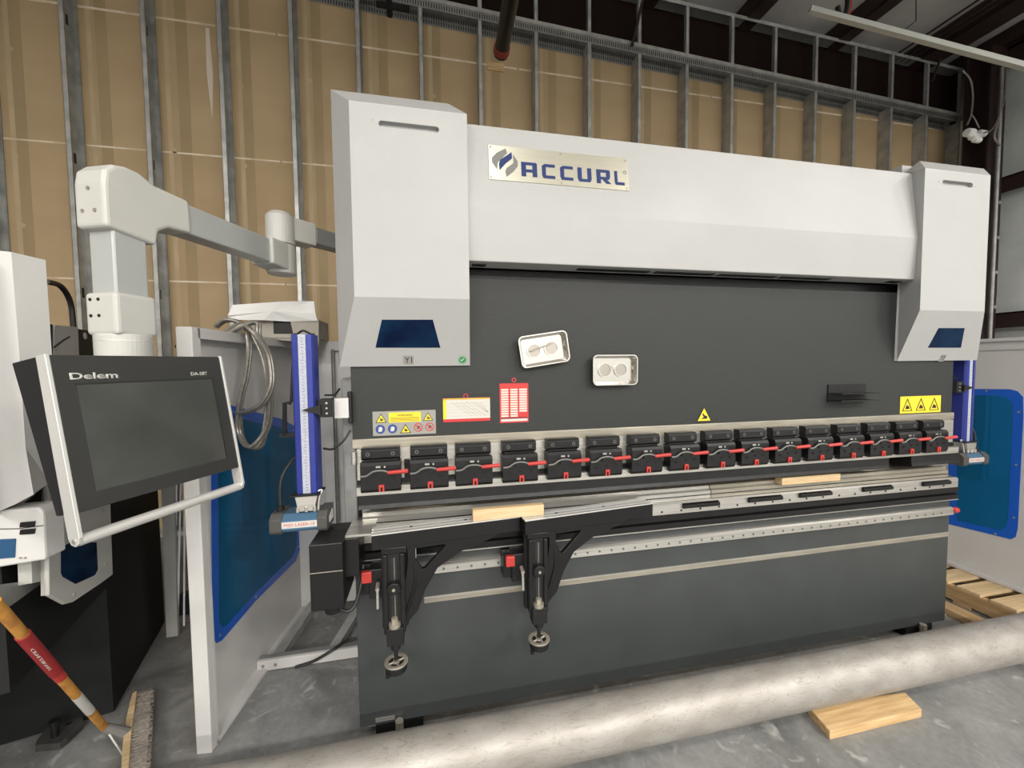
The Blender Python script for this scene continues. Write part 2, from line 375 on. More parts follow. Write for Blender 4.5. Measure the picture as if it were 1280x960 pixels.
# right wall
XR = 7.80
wr = S(B(XR, XR+.1, -13, 2.85, 0, 5.815).build('wall_right', WALLINS))
for z0, z1 in ((2.02, 2.22), (3.78, 3.98), (5.35, 5.6)):
    m_ = MB(); m_.box(XR-.15, XR, -7, 2.6, z1-.02, z1); m_.box(XR-.15, XR-.13, -7, 2.6, z0, z1); m_.build('girt', DARKRED, wr)
MB().box(XR-.43, XR-.16, 2.42, 2.44, 0, 5.6).box(XR-.31, XR-.29, 2.2, 2.42, 0, 5.6).box(XR-.43, XR-.16, 2.18, 2.2, 0, 5.6).build('steel_column', DARKRED, wr)
for z in (2.3, 2.75, 3.2, 3.65):
    MB().cyl((XR-.2, 2.18, z), (XR-.2, 2.165, z), .022, n=12).build('bolt_head', GALV, wr)
MB().tube([(XR-.34, 2.13, 0), (XR-.34, 2.13, 5.3)], .022, n=12).build('wall_conduit', GALVD, wr)
S(B(-9.1, -9, -13, 3.2, 0, 6.4).build('wall_left', WALLINS2))
S(B(-9, 9, -13.1, -13, 0, 6.4).build('wall_front', WALLINS2))

# lamps that carry the light
for i_, (x, y, _e) in enumerate(LAMPS):
    l = empty('ceiling_or_added_fill_lamp', (x, y, 4.92), ('long white ceiling lamp, %s of the %s row behind the camera' % (('leftmost', 'middle', 'rightmost')[i_ % 3], ('nearest', 'second', 'farthest')[i_//3]) if i_ < 9 else 'added off-view fill lamp by the right wall, %s the press brake' % ('nearer' if i_ == 9 else 'farther from')), 'lamp', 'ceiling lamps')
    B(x-.62, x+.62, y-.27, y+.27, 4.93, 4.99).build('lamp_housing', WHITE2, l)
    MB().cyl((x-.5, y, 4.99), (x-.5, y, zroof(x)), .006).cyl((x+.5, y, 4.99), (x+.5, y, zroof(x)), .006).build('hanger_rod', GALV, l)

# ================================================================== PRESS BRAKE
pb = empty('press_brake', (1.6, 0.5, 0), 'large white and dark grey press brake filling the middle of the shop', 'press brake')
B(-.04, 3.232, 0, .05, 1.30, 1.975).build('ram_plate', GREY, pb)
B(-.03, 3.22, .035, .05, 1.975, 2.56).build('upper_frame_plate', BLACK, pb)
B(.45, 2.80, .0, .035, 2.022, 2.05).build('beam_return', WHITE, pb)
B(-.04, 3.235, -.012, .05, 1.262, 1.30).build('ram_edge_strip', STEELD, pb, bevel=.002)
bed = B(-.045, 3.25, 0, .06, .055, .80).build('bed_plate', BEDGREY, pb, bevel=.004)
B(-.045, 3.25, 0, .06, .80, .87).build('bed_upper_plate', BEDGREY, pb)
gr = B(-.045+.28, 3.25, -.0015, 0, .567, .595).build('machined_strip', STEELD, bed)
B(.235, 3.25, -.004, -.0015, .589, .595).build('strip_lip', STEEL, gr)
# feet of the bed
for x in (.12, 3.05):
    f = B(x-.1, x+.1, -.0, .1, 0, .055).build('foot', BLACK, pb)
    MB().cyl((x, -.02, .0), (x, -.02, .075), .018, n=6).build('foot_bolt', STEELD, f)
B(.02, .10, -.004, 0, .07, .085).build('weld_mark', STEEL, bed)
# frame behind
B(-.02, .06, .06, 1.3, .0, 2.5).build('side_frame', WHITE, pb)
B(3.17, 3.24, .06, 1.3, .0, 2.5).build('side_frame', WHITE, pb)
B(-.105, -.05, .12, .95, .64, 1.55).build('side_guard_plate', WHITE, pb, bevel=.01)
B(.35, 2.35, .5, .62, .85, 1.28).build('back_gauge', BLACK, pb)
B(.55, .565, .3, .5, .96, 1.03).build('back_gauge_finger', STEEL, pb)
# linear rail
rail = MB().prism([(0, -.028, .708), (0, -.028, .742), (0, -.018, .75), (0, 0, .75), (0, 0, .704), (0, -.022, .704)], (3.235, 0, 0)).build('linear_rail', STEEL, pb)
mm = MB(); x = .02
while x < 3.2: mm.cyl((x, -.0285, .725), (x, -.030, .725), .0055, n=10); x += .06
o = mm.build('rail_screws', mat('green_plug', (0.10, 0.14, 0.10), .5), rail); o['kind'] = 'stuff'
MB().tube([(3.235, -.02, .73), (3.27, -.02, .73)], .016, n=14).build('rail_end_cap', RED, pb)
# black clamping bars with grooves
MB().prism([(0, 0, .868), (0, -.034, .868), (0, -.034, .842), (0, -.018, .838), (0, -.018, .832), (0, -.034, .828), (0, -.034, .804), (0, 0, .80)], (3.30, 0, 0)).build('clamping_bar', BLACK, pb).location = (-.045, 0, 0)
B(-.045, 3.255, -.036, -.03, .797, .801).build('bar_edge', STEEL, pb)
# die holder + die
B(-.04, 3.25, -.014, -.008, .925, .9256).build('table_groove', LABB, pb)
B(-.01, 3.22, -.0008, .0, .938, .943).build('die_groove', LABB, pb)
dh = MB().prism([(-.045, -.030, .870), (-.045, -.030, .918), (-.045, -.022, .925), (-.045, .13, .925), (-.045, .13, .870)], (3.30, 0, 0)).build('die_holder', STEEL, pb)
mm = MB(); x = .1
while x < 3.2: mm.cyl((x, -.0305, .885), (x, -.032, .885), .005, n=8); x += .105
o = mm.build('holder_screws', BLACK, dh); o['kind'] = 'stuff'
for xa in (1.47, 1.84, 2.15, 2.56, 2.98):
    MB().prism([(xa, -.03, .893), (xa, -.046, .897), (xa, -.046, .912), (xa, -.03, .920)], (.20, 0, 0)).build('holder_clamp', BLACK, dh, bevel=.002)
MB().prism([(-.01, .0, .925), (-.01, .0, .960), (-.01, .012, .966), (-.01, .012, .982), (-.01, .042, .982), (-.01, .05, .968), (-.01, .058, .982), (-.01, .085, .982), (-.01, .085, .925)], (1.66, 0, 0)).build('lower_die', STEEL, pb)
MB().prism([(1.655, .0, .925), (1.655, .0, .960), (1.655, .012, .966), (1.655, .012, .982), (1.655, .042, .982), (1.655, .05, .968), (1.655, .058, .982), (1.655, .085, .982), (1.655, .085, .925)], (1.57, 0, 0)).build('lower_die', STEELD, pb)
# upper tooling
B(-.02, 3.2, -.03, .05, 1.135, 1.262).build('tool_holder_beam', STEEL, pb)
B(-.02, 3.2, -.058, .02, 1.078, 1.112).build('punch_shoulder', STEEL, pb)
B(-.02, 3.2, -.035, .02, 1.112, 1.135).build('punch_tang', BLACK, pb)
for xa, xb in ((-.015, 2.70), (2.86, 3.21)):
    pl = [(xa, -.056, 1.078), (xa, -.058, 1.038), (xa, -.064, 1.022), (xa, -.02, 1.012), (xa, .04, 1.003), (xa, .05, 1.012), (xa, .05, 1.078)]
    MB().prism(pl, (xb-xa, 0, 0)).build('punch', CLAMPBLK, pb, bevel=.001)

# clamp unit, built once at x=0 and copied
cx0 = empty('tool_clamp_base', (0, 0, 0), None, None)
clx = [0, .191, .375, .574, .773, .969, 1.171, 1.366, 1.561, 1.75, 1.943, 2.139, 2.337, 2.533, 2.726, 2.915]
def clamp():
    m_ = MB()
    m_.prism([(0, -.03, 1.218), (0, -.080, 1.218), (0, -.088, 1.205), (0, -.088, 1.108), (0, -.080, 1.096), (0, -.03, 1.096)], (.155, 0, 0))
    m_.prism([(.002, -.03, 1.272), (.002, -.062, 1.272), (.002, -.070, 1.262), (.002, -.070, 1.232), (.002, -.060, 1.224), (.002, -.03, 1.224)], (.15, 0, 0))
    m_.box(.01, .145, -.06, -.03, 1.216, 1.226)
    c = m_.build('tool_clamp', CLAMPBLK, pb, bevel=.0015)
    for xx, zz, rr in ((.028, 1.248, .008), (.125, 1.248, .008)):
        MB().ring((xx, -.0702, zz), (0, -1, 0), rr, rr*.55, .002, n=14).build('screw', mat('dark_grey_lever', (.12, .12, .115), .45, metal=.4), c)
    for xx, zz, rr in ((.03, 1.14, .007), (.078, 1.146, .006), (.124, 1.147, .007)):
        MB().ring((xx, -.0882, zz), (0, -1, 0), rr, rr*.5, .002, n=14).build('screw', CLAMPBLK, c)
    MB().box(.060, .078, -.0895, -.088, 1.196, 1.203).cyl((.094, -.088, 1.199), (.094, -.090, 1.199), .004, n=10).build('index_pin', STEEL, c)
    MB().tube([(.001, -.094, 1.166), (.025, -.095, 1.168), (.052, -.097, 1.184), (.085, -.098, 1.186), (.112, -.10, 1.178)], .0048, n=8, sub=4).build('lever', mat('dark_grey_lever', (.12, .12, .115), .45, metal=.4), c, smooth=True)
    MB().prism([(.055, -.088, 1.168), (.055, -.098, 1.168), (.108, -.098, 1.168), (.108, -.088, 1.168)], (0, 0, .012)).build('lever_block', CLAMPBLK, c)
    MB().cyl((.106, -.10, 1.177), (.185, -.104, 1.181), .0075, .0088, n=12).build('lever_grip', RED, c, bevel=.002)
    mr = MB(); mr.box(.070, .077, -.096, -.088, 1.100, 1.120).box(.084, .091, -.096, -.088, 1.100, 1.120).box(.070, .091, -.096, -.088, 1.118, 1.128)
    mr.build('release_button', RED, c, bevel=.001)
    return c
c0 = clamp()
cx = bpy.data.objects.remove(cx0)
kids = [k for k in bpy.data.objects if k.parent == c0]
for i, x in enumerate(clx):
    if i == 0: continue
    c = c0.copy(); COL.objects.link(c); c.parent = pb; c.location = (x, 0, 0)
    for k in kids: kk = k.copy(); COL.objects.link(kk); kk.parent = c
# dark spring blocks between the clamps
for i, x in enumerate(clx[:-1]):
    xa, xb = x+.155, clx[i+1]
    if i in (0, 7, 8, 9, 10, 11, 12, 13, 14) : B(xa+.012, xb-.003, -.045, -.03, 1.125, 1.215).build('spacer_block', BLACK, pb)
MB().cyl((-.03, -.035, 1.205), (-.03, -.035, 1.255), .012).build('end_stop_pin', STEEL, pb)

# top beam cover
BT = [( -.05, 2.593), (-.10, 2.238), (-.085, 2.028), (0, 2.022), (.05, 2.022), (.05, 2.593)]
bc = MB().prism([(.40, y, z) for y, z in BT], (2.42, 0, 0)).build('beam_cover', WHITE, pb, bevel=.004)
def vent(x0, x1, ya, yb): B(x0, x1, ya, yb, 2.0215, 2.0265).build('vent_slot', BLACK, bc)
vent(.462, .52, -.05, -.02)
for _a, _b in ((.93, 1.28), (1.31, 1.62), (1.65, 1.97), (2.0, 2.30), (2.68, 2.76)): vent(_a, _b, -.05, -.018)
MB().cyl((2.1, .02, 2.593), (2.1, .02, 2.61), .006).build('lifting_pin', STEEL, bc)

def frustum(bl, br, bb, rl, rr, rz, cl, cr, czl, czr, fl, fr, fzt, fzc, yf, mt):
    """cover box: y=0 outline with cut top corners, front face at yf"""
    m_ = MB(); v = lambda x, y, z: m_.bm.verts.new((x, y, z))
    yb = -.0005
    A = dict(bbl=v(bl, yb, bb), bbr=v(br, yb, bb), cr=v(cr, yb, czr), rr=v(rr, yb, rz), rl=v(rl, yb, rz), cl=v(cl, yb, czl))
    F = dict(bl=v(bl+.004, -.012, bb), br=v(br-.004, -.012, bb), cr=v(fr, yf, fzc), tr=v(fr, yf, fzt), tl=v(fl, yf, fzt), cl=v(fl, yf, fzc))
    f = m_.face
    f([A['bbl'], A['bbr'], A['cr'], A['rr'], A['rl'], A['cl']])
    f([F['cl'], F['cr'], F['tr'], F['tl']]); f([F['bl'], F['br'], F['cr'], F['cl']]); f([A['bbl'], A['bbr'], F['br'], F['bl']])
    f([A['rl'], A['rr'], F['tr'], F['tl']])
    f([A['rr'], A['cr'], F['tr']]); f([A['cl'], A['rl'], F['tl']])
    f([A['cr'], A['bbr'], F['br'], F['cr']]); f([A['cr'], F['cr'], F['tr']])
    f([A['cl'], F['tl'], F['cl']]); f([A['cl'], F['cl'], F['bl'], A['bbl']])
    return m_.build('cylinder_cover', mt, pb)
YF = -.125
cvL = frustum(-.083, .451, 1.60, -.083, .375, 2.694, -.083, .453, 2.60, 2.61, .004, .440, 2.585, 1.865, YF, WHITE)
cvR = frustum(2.796, 3.396, 1.60, 2.926, 3.40, 2.692, 2.815, 3.44, 2.615, 2.63, 2.775, 3.228, 2.583, 1.863, YF, WHITE)
B(-.083, .40, .051, .95, 1.6, 2.69).build('cylinder_housing', WHITE, pb)
B(2.88, 3.396, .051, .95, 1.6, 2.69).build('cylinder_housing', WHITE, pb)
def stadium(xa, za, xb, zb, r, y0, y1):
    d = V((xb-xa, 0, zb-za)); ang = math.atan2(d.z, d.x); pts = []
    for c, s0 in ((V((xb, y0, zb)), -90), (V((xa, y0, za)), 90)):
        for k in range(9):
            t = math.radians(s0+k*22.5)+ang; pts.append(c+V((math.cos(t)*r, 0, math.sin(t)*r)))
    return MB().prism(pts, (0, y1-y0, 0))
pa, pbb = at(477, 153.5, y=YF), at(545, 161, y=YF)
cut(cvL, stadium(pa.x, pa.z-.003, pbb.x, pbb.z-.003, .0115, YF-.01, YF+.02))
pc, pd_ = at(1180.5, 227.5, y=YF), at(1214, 232, y=YF)
cut(cvR, stadium(pc.x, (pc.z+pd_.z)/2, pd_.x, (pc.z+pd_.z)/2, .0125, YF-.01, YF+.02))
for cv, a_, b_ in ((cvL, at(466, 150, y=YF), at(553.5, 159, y=YF)), (cvR, at(1174, 227, y=YF), at(1220, 233, y=YF))):
    for p in (a_, b_): MB().cyl((p.x, YF, p.z), (p.x, YF-.001, p.z), .0035, n=10).build('cover_screw', STEELD, cv)
# slanted lower faces: windows, name tags, sticker
n_sl = V((0, -(1.865-1.60), -(.125-.012))).normalized(); p_sl = V((0, -.012, 1.60))
def slant(px, py): return atp(px, py, p_sl, n_sl)
for cv, pts in ((cvL, [(477.3, 399.6), (541, 399.6), (550.5, 434.6), (469.3, 434.6)]), (cvR, [(1173, 410), (1205.8, 410), (1201, 434.6), (1159.7, 434.6)])):
    P = [slant(*q)+n_sl*-.001 for q in pts]
    wn = MB().prism(P, n_sl*.0022).build('view_window', WIN, cv, bevel=.001)
nx, nz = V((1, 0, 0)), V((0, -.113, .265)).normalized(); nz = V((0, -(.113), .265)).normalized()
sup = n_sl.cross(nx); sup = sup if sup.z > 0 else -sup
for cv, a_, s_ in ((cvL, (510.5, 450), 'Y1'), (cvR, (1178, 447.5), 'Y2')):
    p = slant(*a_); t_ = MB().prism([p-nx*.021-sup*.02, p+nx*.021-sup*.02, p+nx*.021+sup*.02, p-nx*.021+sup*.02], n_sl*.001).build('axis_tag', LABG, cv)
    text(s_, 'axis_letters', LABB, t_, p+n_sl*.001, nx, sup, .026, .03)
p = slant(578, 449.8); st = MB().cyl(p, p+n_sl*.001, .019, n=28).build('inspection_sticker', GREEN, cvL)
MB().ring(p+n_sl*.001, n_sl, .0175, .0158, .0004).build('sticker_ring', LABW, st)
MB().prism([p+n_sl*.001+nx*a+sup*b for a, b in ((-.009, .001), (-.004, -.008), (.009, .008), (.006, .010), (-.003, -.002), (-.006, .003))], n_sl*.0005).build('tick_mark', LABW, st)

# name plate
A1, A2 = V((0, -.05, 2.593)), V((0, -.10, 2.238)); upv = (A1-A2).normalized(); nb = V((1, 0, 0)).cross(upv)  # outward
if nb.y > 0: nb = -nb
def onb(px, py): return atp(px, py, A1, nb)
q = [onb(610.8, 179.5), onb(784, 200.5), onb(785.5, 238.3), onb(611.3, 225)]
xl = (q[0].x+q[3].x)/2; xr = (q[1].x+q[2].x)/2
vt = ((q[0]-A1).dot(upv)+(q[1]-A1).dot(upv))/2; vb = ((q[2]-A1).dot(upv)+(q[3]-A1).dot(upv))/2
def pl(x, v, k=0.0): return V((x, 0, 0))+V((0, A1.y, A1.z))+upv*v+nb*k
npl = MB().prism([pl(xl, vb), pl(xr, vb), pl(xr, vt), pl(xl, vt)], nb*.003).build('name_plate', SIGNPL, bc)
W_, H_ = xr-xl, vt-vb
for fx in (.012, .5, .985):
    for fv in (.07, .93): MB().cyl(pl(xl+W_*fx, vb+H_*fv, .003), pl(xl+W_*fx, vb+H_*fv, .005), .004, n=10).build('plate_screw', STEELD, npl)
def lp(pts, name, mt):   # pts in plate units: x 0..W, y 0..H (fractions)
    return MB().prism([pl(xl+W_*a, vb+H_*b, .003) for a, b in pts], nb*.0012).build(name, mt, npl)
# emblem: three leaning flame leaves  (plate crop 165..1095 x 155..475)
def em(pts): return [((x-165)/925, y) for x, y in pts]
lp([(.115, .93), (.125, .80), (.060, .50), (.052, .30), (.020, .50), (.020, .62), (.055, .78)], 'emblem_leaf', LOGOG)
lp([(.155, .84), (.158, .66), (.110, .48), (.070, .28), (.066, .46), (.075, .58), (.125, .74)], 'emblem_leaf', LOGOB)
lp([(.165, .78), (.195, .58), (.195, .44), (.165, .28), (.115, .10), (.108, .26), (.118, .36), (.165, .52)], 'emblem_leaf', LOGOG)
# letters built from strokes; each cell is w x h
def letter(ch, x0, w_, y0, h_):
    t = .34*w_; tv = .22*h_; m_ = MB()
    def s(pts): m_.prism([pl(xl+W_*(x0+w_*a), vb+H_*(y0+h_*b), .003) for a, b in pts], nb*.0012)
    k = .30; v = .20
    if ch == 'A':
        s([(0, 0), (k, 0), (k, 1-v), (0, 1-v)]); s([(1-k, 0), (1, 0), (1, 1-v), (1-k, 1-v)])
        s([(0, 1-v), (1, 1-v), (1, .93), (.93, 1), (.0, 1)]); s([(k, .30), (1-k, .30), (1-k, .50), (k, .50)])
    if ch == 'C':
        s([(0, v), (k, v), (k, 1-v), (0, 1-v)]); s([(0, v), (.1, 0), (1, 0), (1, v)]); s([(0, 1-v), (1, 1-v), (1, 1), (.22, 1), (.0, .86)])
    if ch == 'U':
        s([(0, v), (k, v), (k, 1), (0, 1)]); s([(1-k, v), (1, v), (1, 1), (1-k, 1)]); s([(0, v), (.1, 0), (.9, 0), (1, v)])
    if ch == 'R':
        s([(0, 0), (k, 0), (k, 1-v), (0, 1-v)]); s([(0, 1-v), (1, 1-v), (1, .92), (.92, 1), (0, 1)]); s([(1-k, .48), (1, .48), (1, 1-v), (1-k, 1-v)])
        s([(k, .30), (.9, .30), (1, .48), (k, .48)]); s([(.42, .30), (.75, .30), (1.05, 0), (.70, 0)])
    if ch == 'L':
        s([(0, v), (k, v), (k, 1), (0, 1)]); s([(0, v), (.1, 0), (1, 0), (1, v)])
    m_.build('letter', LOGOB, npl)
for ch, x0, x1 in (('A', .218, .328), ('C', .362, .455), ('C', .492, .585), ('U', .618, .720), ('R', .757, .860), ('L', .893, .968)):
    letter(ch, x0, x1-x0, .17-.02*x0, .42)
MB().ring(pl(xl+W_*.975, vb+H_*.56, .003), nb, .008, .005, .001).build('registered_mark', LOGOG, npl)

# decals on the ram plate
def pr(x0, z0, x1, z1, name, mt, parent, y=-.0012, d=.001):
    return B(min(x0, x1), max(x0, x1), y, y+d, min(z0, z1), max(z0, z1)).build(name, mt, parent)
ram = [k for k in bpy.data.objects if k.name == 'ram_plate'][0]
def rect(pxs, name, mt):
    P = [at(*p, y=0) for p in pxs]; x0 = (P[0].x+P[3].x)/2; x1 = (P[1].x+P[2].x)/2; z1 = (P[0].z+P[1].z)/2; z0 = (P[2].z+P[3].z)/2
    return (x0, x1, z0, z1, pr(x0, z0, x1, z1, name, mt, pb))
def tri(cx, cz, h, parent, yb=-.0012, label=None):
    w2 = h*.58
    MB().prism([(cx-w2, yb, cz-h/2), (cx+w2, yb, cz-h/2), (cx, yb, cz+h/2)], (0, -.0006, 0)).build('triangle_border', LABB, parent)
    MB().prism([(cx-w2*.78, yb-.0006, cz-h*.42), (cx+w2*.78, yb-.0006, cz-h*.42), (cx, yb-.0006, cz+h*.36)], (0, -.0005, 0)).build('triangle_field', YEL, parent)
    MB().prism([(cx-w2*.38, yb-.0011, cz-h*.30), (cx+w2*.35, yb-.0011, cz-h*.30), (cx+w2*.38, yb-.0011, cz-h*.14), (cx+w2*.02, yb-.0011, cz-h*.06), (cx-w2*.1, yb-.0011, cz+h*.06), (cx-w2*.25, yb-.0011, cz-h*.02), (cx-w2*.05, yb-.0011, cz-h*.18)], (0, -.0004, 0)).build('hand_symbol', LABB, parent)
x0, x1, z0, z1, d1 = rect([(466, 514.8), (544.7, 512), (544.7, 542), (466, 544.8)], 'safety_decal', LABG)
Wd, Hd = x1-x0, z1-z0
tri(x0+Wd*.13, z0+Hd*.73, Hd*.38, d1); tri(x0+Wd*.875, z0+Hd*.73, Hd*.36, d1); tri(x0+Wd*.51, z0+Hd*.26, Hd*.38, d1)
yb = pr(x0+Wd*.25, z0+Hd*.53, x0+Wd*.76, z0+Hd*.94, 'warning_panel', YEL, d1, y=-.0022)
text('WARNING', 'warning_word', LABB, yb, (x0+Wd*.505, -.0022, z0+Hd*.82), (1, 0, 0), (0, 0, 1), Hd*.09)
for k in range(4): pr(x0+Wd*.28, z0+Hd*(.58+.045*k), x0+Wd*.73, z0+Hd*(.592+.045*k), 'text_line', LABB, yb, y=-.0028, d=.0005)
for fx, mt_ in ((.115, LABBL), (.305, LABBL)):
    MB().cyl((x0+Wd*fx, -.0012, z0+Hd*.27), (x0+Wd*fx, -.0022, z0+Hd*.27), Hd*.185, n=28).build('glove_sign', mt_, d1)
    MB().prism([(x0+Wd*fx+a*Hd, -.0022, z0+Hd*.27+b*Hd) for a, b in ((-.08, -.1), (.05, -.1), (.09, .0), (.05, .1), (-.06, .08))], (0, -.0006, 0)).build('white_symbol', LABW, d1)
for fx in (.715, .90):
    MB().ring((x0+Wd*fx, -.0012, z0+Hd*.29), (0, -1, 0), Hd*.18, Hd*.145, .001).build('prohibition_ring', LABR, d1)
    MB().prism([(x0+Wd*fx+a*Hd, -.0012, z0+Hd*.29+b*Hd) for a, b in ((-.12, .09), (-.09, .12), (.12, -.09), (.09, -.12))], (0, -.001, 0)).build('prohibition_bar', LABR, d1)
    MB().prism([(x0+Wd*fx+a*Hd, -.0012, z0+Hd*.29+b*Hd) for a, b in ((-.06, -.06), (.05, -.05), (.07, .04), (-.03, .07))], (0, -.0006, 0)).build('dark_symbol', LABB, d1)
# bending chart
x0, x1, z0, z1, d2 = rect([(553.6, 491.6), (612.5, 490.5), (612.5, 526), (554, 527.5)], 'bending_chart_decal', LABW)
Wd, Hd = x1-x0, z1-z0
pr(x0, z0+Hd*.82, x1, z1, 'black_header', LABB, d2, y=-.0022); pr(x0, z0, x1, z0+Hd*.10, 'red_footer', LABR, d2, y=-.0022)
pr(x0, z0+Hd*.10, x0+Wd*.07, z0+Hd*.78, 'yellow_margin', YEL, d2, y=-.0022); pr(x0, z0+Hd*.77, x1, z0+Hd*.82, 'orange_line', mat('label_orange', (.8, .35, .05), .5), d2, y=-.0022)
MB().ring((x0+Wd*.48, -.0022, z0+Hd*.89), (0, -1, 0), Hd*.085, Hd*.06, .0008).build('round_emblem', LABR, d2)
GLN = mat('chart_line', (.45, .42, .33), .6)
for k in range(7):
    a = .16+.1*k
    MB().prism([(x0+Wd*a, -.0012, z0+Hd*.70), (x0+Wd*(a+.02), -.0012, z0+Hd*.70), (x0+Wd*min(.96, a+.46), -.0012, z0+Hd*(.18 if a < .5 else .3)), (x0+Wd*min(.94, a+.44), -.0012, z0+Hd*(.18 if a < .5 else .3))], (0, -.0006, 0)).build('chart_curve', GLN, d2)
for k in range(5): pr(x0+Wd*.1, z0+Hd*(.2+.11*k), x0+Wd*.97, z0+Hd*(.205+.11*k), 'grid_line', GLN, d2, y=-.0018, d=.0004)
# red tonnage table
x0, x1, z0, z1, d3 = rect([(624, 471.2), (660.2, 470.6), (660.6, 527.6), (625, 528.8)], 'tonnage_table_decal', LABR)
Wd, Hd = x1-x0, z1-z0
pr(x0, z0+Hd*.86, x1, z1, 'black_header', LABB, d3, y=-.0022)
MB().ring((x0+Wd*.5, -.0022, z0+Hd*.93), (0, -1, 0), Hd*.05, Hd*.032, .0008).build('round_emblem', LABR, d3)
CELL = mat('table_cell', (.62, .56, .50), .6)
for r in range(12):
    zc = z0+Hd*(.13+.052*r)
    for a, b in ((.05, .30), (.37, .62), (.68, .95)):
        if r < 2 and a > .6: continue
        pr(x0+Wd*a, zc, x0+Wd*b, zc+Hd*.036, 'table_row', CELL, d3, y=-.0022)
pr(x0+Wd*.04, z0+Hd*.03, x0+Wd*.96, z0+Hd*.085, 'table_total', LABW, d3, y=-.0022); pr(x0+Wd*.04, z0+Hd*.095, x0+Wd*.96, z0+Hd*.112, 'rule', LABB, d3, y=-.0022)
# triangle and three-triangle decals
pA = at(880, 507.5, y=0); pB_ = at(880, 527.5, y=0); h = pA.z-pB_.z
td = MB().prism([(pA.x-h*.56, -.0002, pB_.z), (pA.x+h*.56, -.0002, pB_.z), (pA.x, -.0002, pA.z)], (0, -.001, 0)).build('crush_warning_decal', LABB, pb)
tri(pA.x, (pA.z+pB_.z)/2, h, td)
x0, x1, z0, z1, d4 = rect([(1125, 495.7), (1175.6, 494.2), (1175.6, 515), (1125, 516.8)], 'yellow_warning_decal', YEL)
Wd, Hd = x1-x0, z1-z0
for fx in (.17, .5, .83):
    cx_, cz_, h = x0+Wd*fx, z0+Hd*.5, Hd*.70
    for (a, b), (c, d) in (((-.5, -.5), (.5, -.5)), ((.5, -.5), (0, .5)), ((0, .5), (-.5, -.5))):
        MB().tube([(cx_+a*h, -.0015, cz_+b*h), (cx_+c*h, -.0015, cz_+d*h)], .0022, n=4).build('triangle_line', LABB, d4)
    MB().prism([(cx_-h*.22, -.0012, cz_-h*.35), (cx_+h*.25, -.0012, cz_-h*.35), (cx_+h*.2, -.0012, cz_-h*.15), (cx_-h*.05, -.0012, cz_+.0)], (0, -.0006, 0)).build('hand_symbol', LABB, d4)

# black drive box on the left end of the bed and its cable
x0 = -.165
db = MB().box(x0, -.05, -.2, .0, .705, .955).build('drive_box', BLACK, pb, bevel=.004)
B(x0+.012, -.062, -.185, -.07, .955, .9565).build('box_lid', MBLACK, db)
MB().box(x0+.001, -.051, -.2012, -.2, .848, .851).build('seam', STEELD, db)
MB().box(-.055, -.0, -.16, .0, .80, .95).build('drive_bracket', BLACK, pb, bevel=.004)
MB().box(-.05, .05, -.15, .0, .950, .958).build('bracket_top', STEEL, pb)
cn = MB().cyl((-.10, -.15, .705), (-.10, -.15, .67), .035, .028).build('cable_connector', MBLACK, db, bevel=.003)
MB().tube([(-.085, -.15, .685), (-.045, -.17, .675), (-.02, -.16, .69), (-.005, -.11, .74), (.0, -.07, .80)], .0075, sub=6).build('drive_cable', CABLE, pb, smooth=True)

